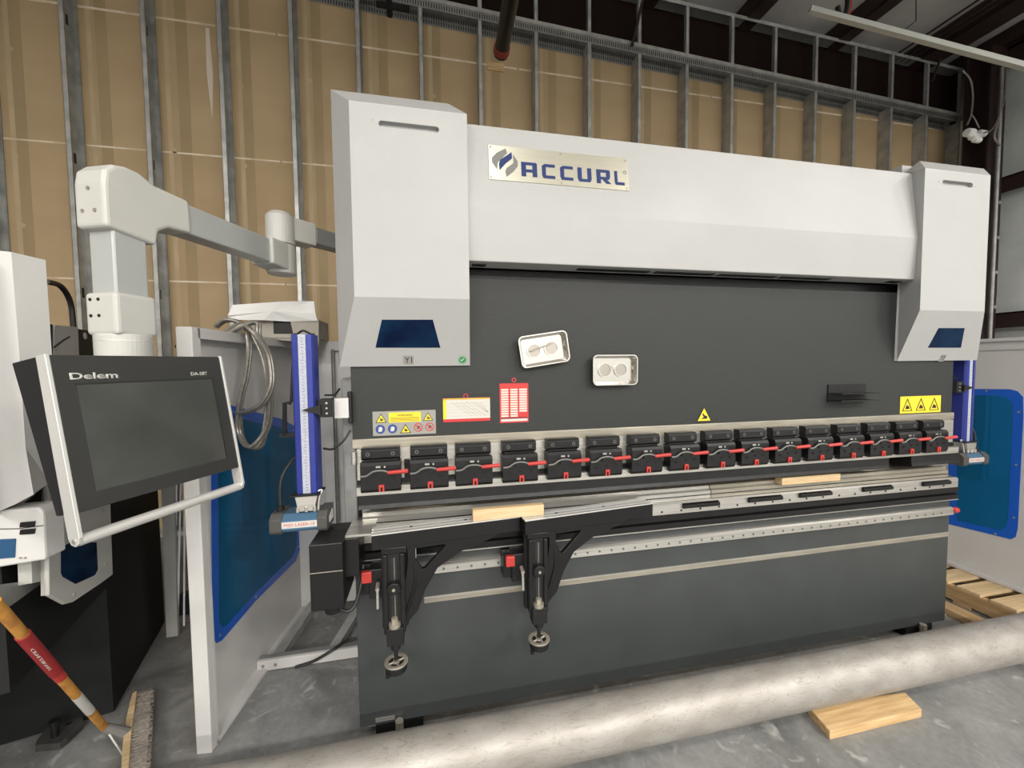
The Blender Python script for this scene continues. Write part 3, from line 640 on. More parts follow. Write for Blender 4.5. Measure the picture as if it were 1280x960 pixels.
# ================================================================== SHEET SUPPORTS (two)
def sheet_support(P1, P2, pillar_x, label, zt=.96):
    """arm bar from P1 to P2 (front top edge), pillar beneath its left end"""
    r = empty('sheet_support', (pillar_x, -.15, .7), label, 'sheet support', 'front sheet support arms')
    P1, P2 = V(P1), V(P2); e = (P2-P1).normalized(); n = V((-e.y, e.x, 0))  # n points toward the machine
    def T(u, v, z): return P1+e*u+n*v+V((0, 0, z-P1.z))
    L = (P2-P1).length; Wd = .078
    def bar(u0, u1, v0, v1, z0, z1):
        return MB().hexa([T(u0, v0, z0), T(u1, v0, z0), T(u1, v1, z0), T(u0, v1, z0), T(u0, v0, z1), T(u1, v0, z1), T(u1, v1, z1), T(u0, v1, z1)])
    a = bar(0, L, 0, Wd, zt-.062, zt-.004).build('arm_bar', BLACK, r, bevel=.002)
    for v0, v1 in ((.0, .018), (.028, .045), (.055, Wd)): bar(0, L, v0, v1, zt-.004, zt).build('top_strip', SILVER, a)
    for u in (.25*L, .62*L): 
        p = T(u, .0365, zt); MB().cyl(p, p+V((0, 0, .001)), .006, n=12).build('strip_screw', BLACK, a)
    # gusset
    k = L/.60; px_ = pillar_x-P1.x
    ou = [(px_+.05, zt-.055), (px_+.055, zt-.12), (px_+.045, zt-.19), (px_+.015, zt-.27), (px_-.005, zt-.36), (px_+.035, zt-.385),
          (px_+.09, zt-.33), (px_+.12, zt-.25), (px_+.17, zt-.17), (px_+.27, zt-.115), (px_+.38, zt-.085), (px_+.44, zt-.06)]
    gz = MB().prism([T(u, .006, z) for u, z in ou], n*.022).build('gusset', BLACK, r)
    cut(gz, MB().prism([T(px_+u, -.02, zt-z) for u, z in ((.085, .078), (.20, .078), (.205, .085), (.12, .165), (.11, .165), (.085, .12))], n*.08))
    b_ = gz.modifiers.new('bevel', 'BEVEL'); b_.width = .0015; b_.segments = 1; b_.limit_method = 'ANGLE'
    yp = T(px_, 0, zt).y
    # pillar with slot
    pil = B(pillar_x-.04, pillar_x+.042, yp+.005, yp+.035, zt-.40, zt-.075).build('pillar', MBLACK, r, bevel=.006)
    MB().box(pillar_x-.04, pillar_x-.022, yp-.006, yp+.005, zt-.40, zt-.085).box(pillar_x+.024, pillar_x+.042, yp-.006, yp+.005, zt-.40, zt-.085).build('pillar_rib', CLAMPBLK, pil, bevel=.004)
    B(pillar_x-.010, pillar_x+.012, yp+.003, yp+.0055, zt-.36, zt-.10).build('slot', LABB, pil)
    B(pillar_x+.002, pillar_x+.004, yp+.002, yp+.003, zt-.36, zt-.10).build('slot_rod', STEELD, pil)
    B(pillar_x-.045, pillar_x+.05, yp+.0, Wd+yp, zt-.085, zt-.06).build('arm_bracket', BLACK, r, bevel=.003)
    MB().cyl((pillar_x+.001, yp-.022, zt-.215), (pillar_x+.001, yp+.002, zt-.215), .024, .027, n=28).build('clamp_knob', CLAMPBLK, r, bevel=.003)
    MB().cyl((pillar_x+.001, yp-.027, zt-.215), (pillar_x+.001, yp-.022, zt-.215), .006).build('knob_screw', STEELD, r)
    # foot block, bolt, rod, hand wheel
    fb = B(pillar_x-.03, pillar_x+.034, yp-.02, yp+.03, zt-.44, zt-.37).build('foot_block', MBLACK, r, bevel=.004)
    MB().cyl((pillar_x, yp-.005, zt-.37), (pillar_x, yp-.005, zt-.355), .022, n=24).cyl((pillar_x, yp-.005, zt-.355), (pillar_x, yp-.005, zt-.335), .013, n=6).build('hex_bolt', STEELD, fb)
    MB().cyl((pillar_x+.002, yp, zt-.505), (pillar_x+.002, yp, zt-.44), .008).build('threaded_rod', MBLACK, r)
    MB().cyl((pillar_x+.002, yp, zt-.46), (pillar_x+.002, yp, zt-.44), .018, n=20).build('rod_collar', MBLACK, r)
    hx, hz = pillar_x+.002, zt-.535
    hw = MB().ring((hx, yp, hz+.017), (0, 0, 1), .045, .030, .008, n=32).cyl((hx, yp, hz+.012), (hx, yp, hz+.024), .013).build('hand_wheel', STEELD, r, bevel=.002)
    MB().cyl((hx, yp, hz-.012), (hx, yp, hz+.018), .040, .043, n=32).build('wheel_rim', MBLACK, hw, bevel=.003)
    for t in range(4):
        a_ = t*math.pi/2+.4; MB().tube([(hx, yp, hz+.02), (hx+.034*math.cos(a_), yp+.034*math.sin(a_), hz+.021)], .004, n=6).build('spoke', STEELD, hw)
    MB().cyl((hx-.032, yp-.012, hz-.03), (hx-.032, yp-.012, hz-.012), .008).build('wheel_handle', MBLACK, hw)
    # carriage on the rail, red cap, lever
    cg = B(pillar_x-.10, pillar_x+.075, -.11, -.034, .675, .795).build('carriage', CLAMPBLK, r, bevel=.004)
    B(pillar_x-.05, pillar_x+.05, yp+.035, -.10, .56, .88).build('back_plate', MBLACK, r, bevel=.004)
    B(pillar_x-.135, pillar_x-.10, -.095, -.034, .69, .79).build('scraper', BLACK, cg)
    B(pillar_x-.127, pillar_x-.088, -.118, -.095, .745, .79).build('red_cap', RED, cg, bevel=.004)
    MB().cyl((pillar_x-.063, -.125, .745), (pillar_x-.063, -.155, .735), .008).tube([(pillar_x-.063, -.15, .735), (pillar_x-.063, -.155, .66)], .0055).build('clamp_lever', STEEL, cg)
    B(pillar_x+.062, pillar_x+.085, yp+.03, yp+.05, .83, .88).build('white_stop', LABW, r)
    MB().tube([(pillar_x+.075, yp+.02, .83), (pillar_x+.08, yp+.015, .75), (pillar_x+.055, yp+.01, .66), (pillar_x+.03, yp+.01, .60)], .007, sub=5).build('lever_rod', BLACK, r, smooth=True)
    return r
sheet_support((.048, -.172, .96), (.640, -.118, .96), .125, 'black sheet support arm folded along the bed, nearer the control panel')
sheet_support((.650, -.168, .96), (1.27, -.100, .96), .705, 'black sheet support arm folded along the bed, right of the other arm')

# ================================================================== LASER GUARDS
def laser_guard(x, y, flip, label, wd=.080):
    r = empty('laser_guard', (x, y, 1.4), label, 'laser sensor', 'laser guards beside the tooling')
    # extrusion column
    zt, zb = 1.725, 1.112
    m_ = MB()
    pr_ = [(-.5, -.3), (-.42, -.42), (-.2, -.45), (-.17, -.38), (.17, -.38), (.2, -.45), (.42, -.42), (.5, -.3), (.5, .45), (-.5, .45)]
    m_.prism([(x+a*wd, y+b*wd, zb) for a, b in pr_], (0, 0, zt-zb)); col_ = m_.build('column', BLUEAN, r)
    B(x-.015, x+.013, y-.40*wd, y-.378*wd, zb, zt).build('scale_tape', SCALEW, col_)
    mm = MB(); z = zb+.01
    while z < zt-.01: mm.box(x-.004, x+.004, y-.41*wd, y-.40*wd, z, z+.0012); z += .012
    mm.build('scale_marks', LABB, col_)['kind'] = 'stuff'
    MB().cyl((x-.03, y, zt), (x-.03, y, zt+.006), .008).cyl((x+.03, y, zt), (x+.03, y, zt+.006), .008).tube([(x-.025, y, zt+.003), (x, y-.01, zt+.016), (x+.025, y, zt+.003)], .004, sub=4).build('top_loop', MBLACK, col_)
    s = 1
    # clamp bracket toward the machine
    s = -1 if flip else 1
    br = MB().box(x+s*.05 if s > 0 else x-.10, x+.10 if s > 0 else x-.05, y-.03, y+.03, 1.405, 1.475).build('bracket', MBLACK, r, bevel=.003)
    xa, xb = sorted((x+s*.10, x+s*.152)); B(xa, xb, y+.01, y+.02, 1.395, 1.475).build('mounting_plate', WHITE2, r)
    MB().prism([(x-s*.005, y-.5*wd-.006, 1.437), (x+s*.06, y-.5*wd, 1.455), (x+s*.06, y-.5*wd, 1.415)], (0, .008, 0)).build('pointer', MBLACK, br)
    MB().tube([(x+s*.07, y-.01, 1.49), (x+s*.11, y-.02, 1.49), (x+s*.13, y-.03, 1.515)], .004).build('lever', MBLACK, br)
    for zz in (1.42, 1.44, 1.46): MB().cyl((x+s*.08, y-.03, zz), (x+s*.08, y-.032, zz), .004, n=10).build('bolt', STEEL, br)
    # receiver head
    cx_ = x-s*.022
    hd = MB().prism([(cx_-.062, y-.055, 0.975), (cx_-.062, y-.062, 0.985), (cx_-.062, y-.062, 1.02), (cx_-.062, y-.04, 1.04), (cx_-.062, y+.04, 1.04), (cx_-.062, y+.04, 0.975)], (.124, 0, 0)).build('receiver_body', LBLUE, r)
    B(cx_-.062, cx_+.062, y-.0635, y-.062, 0.991, 1.015).build('receiver_label', LABW, hd)
    text('MSD LASER-10', 'label_letters', LABR, hd, (cx_, y-.0635, 1.003), (1, 0, 0), (0, 0, 1), .011, .108)
    for a, b in ((cx_-.105, cx_-.062), (cx_+.062, cx_+.098)):
        MB().prism([(a, y-.058, 0.969), (a, y-.066, 0.98), (a, y-.066, 1.025), (a, y-.045, 1.045), (a, y+.05, 1.045), (a, y+.05, 0.969)], (b-a, 0, 0)).build('end_cap', mat('charcoal_plastic', (.06, .058, .055), .5), hd, bevel=.003)
    xe = cx_+.0985 if s > 0 else cx_-.1055
    MB().prism([(xe, y-.03, 0.99), (xe, y-.03, 1.015), (xe, y+.02, 1.03), (xe, y+.03, 1.015), (xe, y+.03, 0.99)], (.0015, 0, 0)).build('lens', LABW, hd)
    yk = MB().prism([(x-.038, y-.05, 1.105), (x+.04, y-.05, 1.105), (x+.028, y-.05, 1.048), (x-.028, y-.05, 1.048)], (0, .07, 0)).build('mount_yoke', STEEL, r)
    B(x-.055, x+.05, y-.055, y+.04, 1.106, 1.112).build('end_plate', MBLACK, r)
    for dx in (-.03, 0, .03): MB().cyl((x+dx, y-.05, 1.046), (x+dx, y-.05, 1.065), .006, n=10).build('adjusting_screw', STEEL, yk)
    MB().tube([(x+s*.04, y-.03, 1.118), (x+s*.055, y-.03, 1.12), (x+s*.045, y-.035, 1.095), (x+s*.04, y-.04, 1.046)], .004, sub=3).build('wire_clip', STEEL, yk)
    MB().cyl((cx_-s*.082, y-.01, 1.046), (cx_-s*.082, y-.01, 1.063), .014).build('cable_gland', MBLACK, hd)
    MB().tube([(cx_-s*.082, y-.01, 1.062), (cx_-s*.08, y+.0, 1.16), (cx_-s*.055, y+.03, 1.22), (x-s*.05, y+.05, 1.25)], .006, sub=6).build('cable', CABLE, r, smooth=True)
    return r
lgl = laser_guard(-.197, -.05, False, 'blue laser guard with ruler tape, standing left of the tooling by the white fence')
MB().tube([(-.262, -.02, 1.46), (-.285, -.02, 1.46), (-.288, -.02, 1.34), (-.285, -.03, 1.335)], .008).box(-.305, -.245, -.03, -.01, 1.325, 1.34).build('cable_bracket', MBLACK, lgl)
MB().tube([(-.245, .01, 1.71), (-.262, .02, 1.6), (-.27, .01, 1.46)], .006, sub=4).build('side_cable', CABLE, lgl)
MB().box(-.05, -.035, -.03, .0, 1.37, 1.50).build('machine_bracket', MBLACK, lgl, bevel=.003)
MB().tube([(-.15, -.01, 1.27), (-.11, -.03, 1.27), (-.07, -.03, 1.30), (-.045, -.01, 1.34)], .0045, sub=5).build('hose', CABLE, lgl)
laser_guard(3.455, .08, True, 'blue laser guard at the right end of the tooling, below the right cover', wd=.080)
# ================================================================== CONTROL PANEL ON ARM
q = [(56.3, 443.5), (271.5, 446), (300.5, 583.3), (101.8, 640.4)]
R_ = [ray(*p) for p in q]
Mx = Matrix((R_[0], -R_[1], R_[2])).transposed(); a = Mx.inverted() @ R_[3]
P = [R_[0]*a[0], R_[1]*a[1], R_[2]*a[2], R_[3]]
k = .42/(P[1]-P[0]).length
P = [CAM+p*k for p in P]
ex = ((P[1]-P[0])+(P[2]-P[3])).normalized(); ey0 = ((P[0]-P[3])+(P[1]-P[2])).normalized()
en = ex.cross(ey0).normalized(); ey = en.cross(ex).normalized()
O = (P[0]+P[1]+P[2]+P[3])/4; PW = ((P[1]-P[0]).length+(P[2]-P[3]).length)/2; PH = ((P[0]-P[3]).length+(P[1]-P[2]).length)/2
if en.dot(CAM-O) < 0: en = -en
def pp(a, b, c=0): return O+ex*(a*PW/2)+ey*(b*PH/2)+en*c
cp = empty('control_panel', (O.x, O.y, O.z), 'dark touchscreen control panel hanging on a grey swivel arm', 'control panel')
def pbox(a0, a1, b0, b1, c0, c1, name, mt, par=None, bevel=0):
    return MB().hexa([pp(a0, b0, c0), pp(a1, b0, c0), pp(a1, b1, c0), pp(a0, b1, c0), pp(a0, b0, c1), pp(a1, b0, c1), pp(a1, b1, c1), pp(a0, b1, c1)]).build(name, mt, par or cp, bevel=bevel)
bz = pbox(-1, 1, -1, 1, -.028, 0, 'front_bezel', BEZEL, bevel=.002)
# rear housing: wedge, deeper at the top
hs = MB().hexa([pp(-1.04, -1.0, -.060), pp(1.04, -1.0, -.060), pp(1.04, -1.0, -.0285), pp(-1.04, -1.0, -.0285), pp(-1.04, 1, -.112), pp(1.04, 1, -.112), pp(1.04, 1, -.0285), pp(-1.04, 1, -.0285)]).build('rear_housing', MBLACK, cp, bevel=.003)
# silver side bars running down to the handle
for sgn in (-1, 1):
    a0, a1 = (sgn*1.002, sgn*1.04)
    prf = [(1.01, -.028), (1.01, .003), (-1.02, .003), (-1.30, .003), (-1.38, -.004), (-1.41, -.015), (-1.38, -.028), (-1.30, -.034), (-1.0, -.034)]
    A_ = [pp(a0, b, c) for b, c in prf]
    sb = MB().prism(A_, ex*((a1-a0)*PW/2)).build('side_bar', SILVER, cp, bevel=.001)
    p = pp(a1, -1.34, -.015); MB().cyl(p, p+ex*sgn*.002, .006, n=16).build('bar_screw', STEEL, sb)
MB().cyl(pp(-1.0, -1.34, -.015), pp(1.0, -1.34, -.015), .0135, n=24).build('handle_bar', SILVER, cp, smooth=True)
# screen: pixel corners of the glass on the bezel plane
sp = [atp(*t, O, en) for t in ((93.4, 480.5), (263, 474.2), (284.1, 572.1), (122.4, 614.3))]
def uv(p): d = p-O; return d.dot(ex)/(PW/2), d.dot(ey)/(PH/2)
us = [uv(p) for p in sp]; ul = (us[0][0]+us[3][0])/2; ur = (us[1][0]+us[2][0])/2; vt_ = (us[0][1]+us[1][1])/2; vb_ = (us[2][1]+us[3][1])/2
pbox(ul, ur, vb_, vt_, 0, .0008, 'screen', SCREEN, bz)
pbox(ul-.01, ur+.01, vt_, vt_+.02, 0, .002, 'screen_edge', LABB, bz); pbox(ur, ur+.015, vb_, vt_, 0, .002, 'screen_edge', LABB, bz)
tw = uv(atp(118.5, 469.5, O, en)); text('Delem', 'brand_letters', LABW, bz, pp(tw[0], tw[1], 0), ex, ey, .0165, .098, bold=.025)
tw = uv(atp(249, 467, O, en)); text('DA-58T', 'model_letters', LABW, bz, pp(tw[0], tw[1], 0), ex, ey, .0105, .052, bold=.015)
# arm: hub, column, elbow head, beam, joint, wall tube
DA = 1.30
hub = atd(155.5, 430, DA)
ZB = 2.15
def sqtube(p0, p1, w_, h_, side=None):
    p0, p1 = V(p0), V(p1); d = (p1-p0).normalized(); s_ = side or d.cross(V((0, 0, 1))).normalized(); u_ = s_.cross(d).normalized()
    c = [(-w_/2, -h_/2), (w_/2, -h_/2), (w_/2, h_/2), (-w_/2, h_/2)]
    return MB().hexa([p0+s_*a+u_*b for a, b in c]+[p1+s_*a+u_*b for a, b in c])
hx, hy = hub.x, hub.y
jt = at(352, 322, z=ZB)
dj = V((jt.x-hx, jt.y-hy, 0)).normalized(); sj = V((dj.y, -dj.x, 0))
zh = at(155, 424, y=hy).z
zh = at(155, 417, y=hy-.05).z
MB().cyl((hx, hy, O.z+.10), (hx, hy, zh), .071, n=40).build('swivel_hub', PLASTIC, cp, bevel=.005)
MB().cyl((hx, hy, zh-.022), (hx, hy, zh-.020), .0718, n=40).build('hub_ring', SILVER, cp)
sl = MB(); 
def obox(c, hx_, hy_, z0, z1):  # box oriented with dj / sj
    c = V((c[0], c[1], 0)); p = [c-dj*hx_-sj*hy_, c+dj*hx_-sj*hy_, c+dj*hx_+sj*hy_, c-dj*hx_+sj*hy_]
    return MB().hexa([V((t.x, t.y, z0)) for t in p]+[V((t.x, t.y, z1)) for t in p])
zc0 = at(150, 366, y=hy-.05).z
so = obox((hx, hy), .062, .058, zh-.005, zc0).build('lower_socket', PLASTIC, cp, bevel=.012, seg=3)
for a, z in ((-.035, zc0-.022), (-.005, zc0-.022), (-.035, zc0-.072), (-.005, zc0-.072)):
    p = V((hx, hy, z))-dj*.062+sj*(a); MB().cyl(p, p-dj*.002, .005, n=10).build('socket_screw', BLACK, so)
zc1 = at(150, 292, y=hy).z
obox((hx, hy), .050, .045, zc0-.01, zc1+.05).build('column', TUBEGREY, cp, bevel=.006)
# elbow head: side profile in the (dj, z) plane
c0_ = V((hx, hy, 0))
zt_h = at(160, 213, y=hy).z
pf = [(-.075, zc1-.005), (-.075, zt_h-.075), (-.068, zt_h-.035), (-.045, zt_h-.010), (-.01, zt_h), (.03, zt_h), (.08, zt_h-.02), (.20, ZB+.062), (.205, ZB-.055), (.12, ZB-.062), (.085, ZB-.085), (.075, zc1-.02)]
eh = MB().prism([c0_+dj*a+V((0, 0, z))-sj*.056 for a, z in pf], sj*.112).build('elbow_head', PLASTIC, cp, bevel=.012, seg=3)
for b, z in ((-.0, zt_h-.09), (-.025, zc1+.045), (.02, zc1+.045)):
    p = c0_-dj*.075+sj*b+V((0, 0, z)); MB().cyl(p, p-dj*.002, .006, n=10).build('head_screw', STEELD, eh)
Lj = (V((jt.x, jt.y, 0))-c0_).length
p0 = c0_+dj*.20+V((0, 0, ZB)); p1 = c0_+dj*(Lj-.05)+V((0, 0, ZB))
sqtube(p0, p1, .085, .108).build('arm_beam', TUBEGREY, cp, bevel=.006)
J = V((jt.x, jt.y, 0))
jb = MB().cyl((J.x, J.y, ZB-.085), (J.x, J.y, ZB+.06), .066, n=32).build('joint_lower', PLASTIC, cp, bevel=.006)
MB().hexa([J-dj*.13+sj*a+V((0, 0, ZB+b)) for a, b in ((-.058, -.062), (.058, -.062), (.058, .06), (-.058, .06))]+[J+sj*a+V((0, 0, ZB+b)) for a, b in ((-.06, -.075), (.06, -.075), (.06, .06), (-.06, .06))]).build('joint_sleeve', PLASTIC, jb, bevel=.008)
ZU = at(352, 283, y=jt.y).z
MB().cyl((J.x, J.y, ZB+.062), (J.x, J.y, ZU+.045), .066, n=32).cyl((J.x, J.y, ZU+.045), (J.x, J.y, ZU+.065), .064, .045, n=32).build('joint_cap', PLASTIC, cp, bevel=.004)
wt = at(430, 303, y=jt.y+.25); wt = V((wt.x, wt.y, ZU-.01))
sqtube(V((J.x, J.y, ZU-.01))+(wt-J).normalized()*0, V((J.x, J.y, ZU-.01)).lerp(wt, .45), .10, .115).build('upper_sleeve', PLASTIC, cp, bevel=.006)
sqtube(V((J.x, J.y, ZU-.01)).lerp(wt, .45), V((J.x, J.y, ZU-.01)).lerp(wt, 1.25), .085, .088).build('wall_tube', GALVD, cp, bevel=.008)

# ================================================================== LEFT SAFETY FENCE
P0, P1 = V((-.640, .075, 0)), V((-.529, 1.068, 0)); fe = (P1-P0).normalized(); fn = V((fe.y, -fe.x, 0)); FL = (P1-P0).length
def F_(u, v, z): return P0+fe*u+fn*v+V((0, 0, z))
def fbox(u0, u1, v0, v1, z0, z1): return MB().hexa([F_(u0, v0, z0), F_(u1, v0, z0), F_(u1, v1, z0), F_(u0, v1, z0), F_(u0, v0, z1), F_(u1, v0, z1), F_(u1, v1, z1), F_(u0, v1, z1)])
fl = empty('safety_fence', (-.6, .5, 0), 'white side fence with dark blue window, left of the press brake behind the control panel', 'fence')
ZF = 1.765
sheet = fbox(0, FL, -.055, -.052, .01, ZF).build('side_sheet', WHITE2, fl)
fbox(-.003, .03, -.06, .0, .0, ZF).build('front_post', WHITE2, fl, bevel=.003)
fbox(0.03, FL, -.06, .0, ZF-.045, ZF).build('top_channel', WHITE2, fl, bevel=.002)
fbox(.03, .045, -.01, .0, .0, ZF).build('post_lip', WHITE2, fl)
fbox(0.03, FL, -.06, .0, .0, .018).build('bottom_channel', WHITE2, fl, bevel=.002)
sp0 = F_(0, -.052, 0)
def fpt(px, py): return atp(px, py, sp0, fn)
wp = [(263, 500), (300, 510), (352, 524), (368, 533), (374, 548), (374.5, 685), (369, 701), (318, 752), (277, 800), (270, 804), (265, 795)]
WPo = [fpt(*t) for t in wp]
cen = sum(WPo, V())/len(WPo)
cut(sheet, MB().prism([cen+(p-cen)*.93-fn*.02 for p in WPo], fn*.05))
wf = MB().prism([p for p in WPo], fn*.004).build('window_border', BLUEFR, fl)
cut(wf, MB().prism([cen+(p-cen)*.90-fn*.02 for p in WPo], fn*.05))
MB().prism([cen+(p-cen)*.905+fn*.001 for p in WPo], fn*.002).build('window_pane', BLUEPC, fl)
for p in (WPo[3], WPo[5], WPo[7], WPo[9]):
    p = cen+(p-cen)*.95+fn*.004; MB().cyl(p, p+fn*.003, .005, n=10).build('window_screw', STEEL, fl)
# rear sheet and feet
B(-.58, -.12, 1.06, 1.075, .02, ZF).build('rear_sheet', WHITE2, fl)
B(-.58, -.12, 1.03, 1.075, ZF-.06, ZF).build('rear_top_channel', WHITE2, fl, bevel=.002)
B(-.40, -.34, 1.02, 1.06, .02, ZF-.06).build('rear_stiffener', WHITE2, fl, bevel=.003)
MB().tube([(-.33, 1.03, .05), (-.33, 1.03, ZF-.05)], .008).build('rear_rod', GALVD, fl)
B(-.64, -.0, .515, .535, .005, .06).build('foot_bar', WHITE2, fl, bevel=.002)
B(-.64, -.0, .535, .565, .052, .06).build('foot_flange', GALVD, fl)
for x in (-.61, -.55): MB().cyl((x, .515, .032), (x, .511, .032), .008, n=12).build('foot_bolt', STEELD, fl)
MB().hexa([(-.30, .565, .01), (-.25, .565, .01), (-.16, 1.03, .01), (-.21, 1.03, .01), (-.30, .565, .05), (-.25, .565, .05), (-.16, 1.03, .05), (-.21, 1.03, .05)]).build('foot_strut', GALV, fl)
fbox(.46, FL, .0, .05, .0, .05).build('inner_channel', GALV, fl, bevel=.003)
tag(MB().tube([(-.45, .50, .012), (-.36, .50, .03), (-.26, .505, .075), (-.2, .56, .075), (-.05, .6, .07)], .008, sub=6).build('floor_cable', CABLE, smooth=True), 'black cable looping over the white foot bar of the left fence', 'cable')

# coiled cables on the fence
cc = empty('cable_coil', (-.45, .2, 1.6), 'coil of braided grey cables hanging from the top of the left fence', 'cable')
def cpx(lst, r, d): return MB().tube([atd(x, y, dd+d) for x, y, dd in lst], r, n=8, sub=8)
loops = [
 [(262, 446, 1.86), (275, 425, 1.86), (300, 408, 1.86), (320, 403, 1.9), (322, 418, 1.9), (335, 445, 1.86), (338, 480, 1.84), (325, 505, 1.84), (305, 515, 1.86), (292, 516, 1.9)],
 [(258, 444, 1.9), (272, 422, 1.9), (297, 406, 1.9), (312, 412, 1.86), (330, 440, 1.9), (336, 490, 1.88), (334, 530, 1.9), (318, 555, 1.88), (305, 556, 1.88), (296, 535, 1.9), (299, 500, 1.86), (306, 470, 1.86), (310, 435, 1.88), (308, 412, 1.9)],
 [(268, 408, 1.93), (280, 400, 1.93), (296, 402, 1.93), (308, 412, 1.92), (316, 420, 1.92), (329, 450, 1.92), (334, 490, 1.9), (327, 550, 1.9), (312, 559, 1.9), (300, 545, 1.92), (297, 520, 1.92)]]
for i, l in enumerate(loops):
    for d in (0, .018): cpx([(x+d*180, y+d*60, z) for x, y, z in l], .0085, d).build('cable_strand', CABLEG, cc, smooth=True)

# box and paper on the fence
bx = empty('cardboard_box', tuple(F_(.75, 0, ZF)), 'open grey cardboard box lying on the corner of the left fence top', 'box')
ZP = ZF+.002
def fl_at(px, py, y): return at(px, py, y=y)
b0, b1 = at(312, 421, y=.80), at(398, 424, y=.80)
ZQ = at(350, 399, y=.82).z
B(b0.x, b1.x, .82, 1.05, ZP-.0, ZQ).build('box_body', CARD, bx, bevel=.003)
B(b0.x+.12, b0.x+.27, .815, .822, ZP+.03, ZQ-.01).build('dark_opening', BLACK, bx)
MB().prism([(b0.x+.10, .815, ZP+.005), (b0.x+.33, .815, ZP+.005), (b0.x+.36, .76, ZP-.03), (b0.x+.16, .76, ZP-.01)], (0, .002, .003)).build('box_flap', CARD, bx)
MB().hexa([(b1.x-.12, .80, ZP-.05), (b1.x-.0, .80, ZP-.04), (b1.x-.0, .82, ZP-.04), (b1.x-.12, .82, ZP-.05), (b1.x-.15, .80, ZQ), (b1.x+.005, .80, ZQ), (b1.x+.005, .82, ZQ), (b1.x-.15, .82, ZQ)]).build('end_flap', CARD, bx)
PP = [(285, 394), (290, 381), (352, 377.5), (373, 376.5), (392, 376.5), (395, 392), (397, 401), (360, 401.5), (330, 400.5), (300, 400), (284, 396)]
mpp = MB(); n_ = V((0, -1, 0))
fr = [at(x, y, y=.79) for x, y in PP]
cpt = mpp.bm.verts.new(sum(fr, V())/len(fr)+V((0, -.02, .004)))
vs = [mpp.bm.verts.new(p+V((0, .012*math.sin(i*2.1), 0))) for i, p in enumerate(fr)]
for i in range(len(vs)): mpp.face([cpt, vs[i], vs[(i+1) % len(vs)]])
pap = mpp.build('paper_sheet', PAPERW); sd = pap.modifiers.new('s', 'SOLIDIFY'); sd.thickness = .003
tag(pap, 'creased white paper folded over the cardboard box on the left fence', 'paper')

# ================================================================== RIGHT SAFETY FENCE
fr_ = empty('safety_fence', (3.9, .6, 0), 'white side fence with bright blue framed window, right of the press brake on a pallet', 'fence')
XRF = at(1226, 424.4, z=ZF).x
tb = at(1226, 424.4, z=ZF)
XRF = at(1240, 720, z=.15).x; pass
def rp(px, py): return at(px, py, x=XRF)
zt0 = (rp(1226, 424.4).z+rp(1280, 421.3).z)/2
zb0 = rp(1240, 720).z
yA, yB = rp(1190, 500).y, -1.0
sh2 = B(XRF, XRF+.003, yB, yA+.25, zb0, zt0).build('side_sheet', WHITE2, fr_)
B(XRF-.035, XRF+.03, yB, yA+.25, zt0-.02, zt0).build('top_channel', WHITE2, fr_, bevel=.002)
B(XRF-.012, XRF, yB, yA+.25, zt0-.075, zt0-.02).build('top_lip', WHITE2, fr_)
B(XRF-.05, XRF+.003, yB, yA+.25, zb0-.02, zb0).build('bottom_channel', WHITE2, fr_, bevel=.002)
ww = [(1186, 486), (1262, 486.5), (1272, 489), (1279, 496), (1279.5, 520), (1272.5, 660), (1270, 671), (1264, 674), (1240, 668), (1186, 655)]
WR = [rp(*t)-V((.004, 0, 0)) for t in ww]
def ins(P_, d): 
    c = sum(P_, V())/len(P_); return [V((p.x, p.y+(d if p.y < c.y else -d), p.z+(d if p.z < c.z else -d))) for p in P_]
cut(sh2, MB().prism([p-V((.02, 0, 0)) for p in ins(WR, .03)], (.05, 0, 0)))
wf2 = MB().prism(WR, (.004, 0, 0)).build('window_border', BLUEFR, fr_)
cut(wf2, MB().prism([p-V((.02, 0, 0)) for p in ins(WR, .045)], (.05, 0, 0)))
MB().prism([p+V((.001, 0, 0)) for p in ins(WR, .043)], (.002, 0, 0)).build('window_pane', BLUEPC, fr_)
for t in ((1234, 488.5), (1274, 515), (1271, 581), (1268, 647), (1245, 667)):
    p = rp(*t)-V((.004, 0, 0)); MB().cyl(p, p-V((.004, 0, 0)), .006, n=10).build('window_screw', STEEL, fr_)
B(XRF-.4, XRF, yA+.25, yA+.27, zb0, zt0).build('rear_sheet', WHITE2, fr_)
B(3.27, 3.36, .22, .30, .0, 1.7).build('corner_post', WHITE2, fr_, bevel=.004)

# pallet under it
pz = zb0-.022
pl_ = empty('pallet', (XRF, 0, 0), 'pale wooden pallet on the floor under the right fence', 'pallet')
a0, a1 = at(1184, 716, z=pz), at(1280, 765, z=pz)
yk0 = a0.y+.35
for i in range(10):
    y1 = yk0-.16*i
    if y1 < -.9: break
    B(XRF-.32, XRF+.35, y1-.115, y1, pz-.018, pz).build('deck_board', PINE2, pl_, bevel=.002)
for xx in (XRF-.32, XRF+.0, XRF+.30):
    B(xx, xx+.04, -.95, yk0, .02, pz-.018).build('stringer', PALLETW, pl_, bevel=.002)
for y1 in (yk0-.1, .1, -.7): B(XRF-.32, XRF+.35, y1, y1+.09, 0, .02).build('bottom_board', PALLETW, pl_, bevel=.002)
tag(B(XRF-.52, XRF-.42, -.75, .75, 0, .04).build('timber_plank', PALLETW, bevel=.003), 'long brown timber plank on the floor beside the pallet', 'plank')
o = tag(B(3.33, 3.58, .1, 1.0, .0005, .0035).build('sheet_strip', WHITE2), 'thin pale strip lying on the floor behind the right end of the bed', 'strip'); o.rotation_euler = (0, 0, 0)

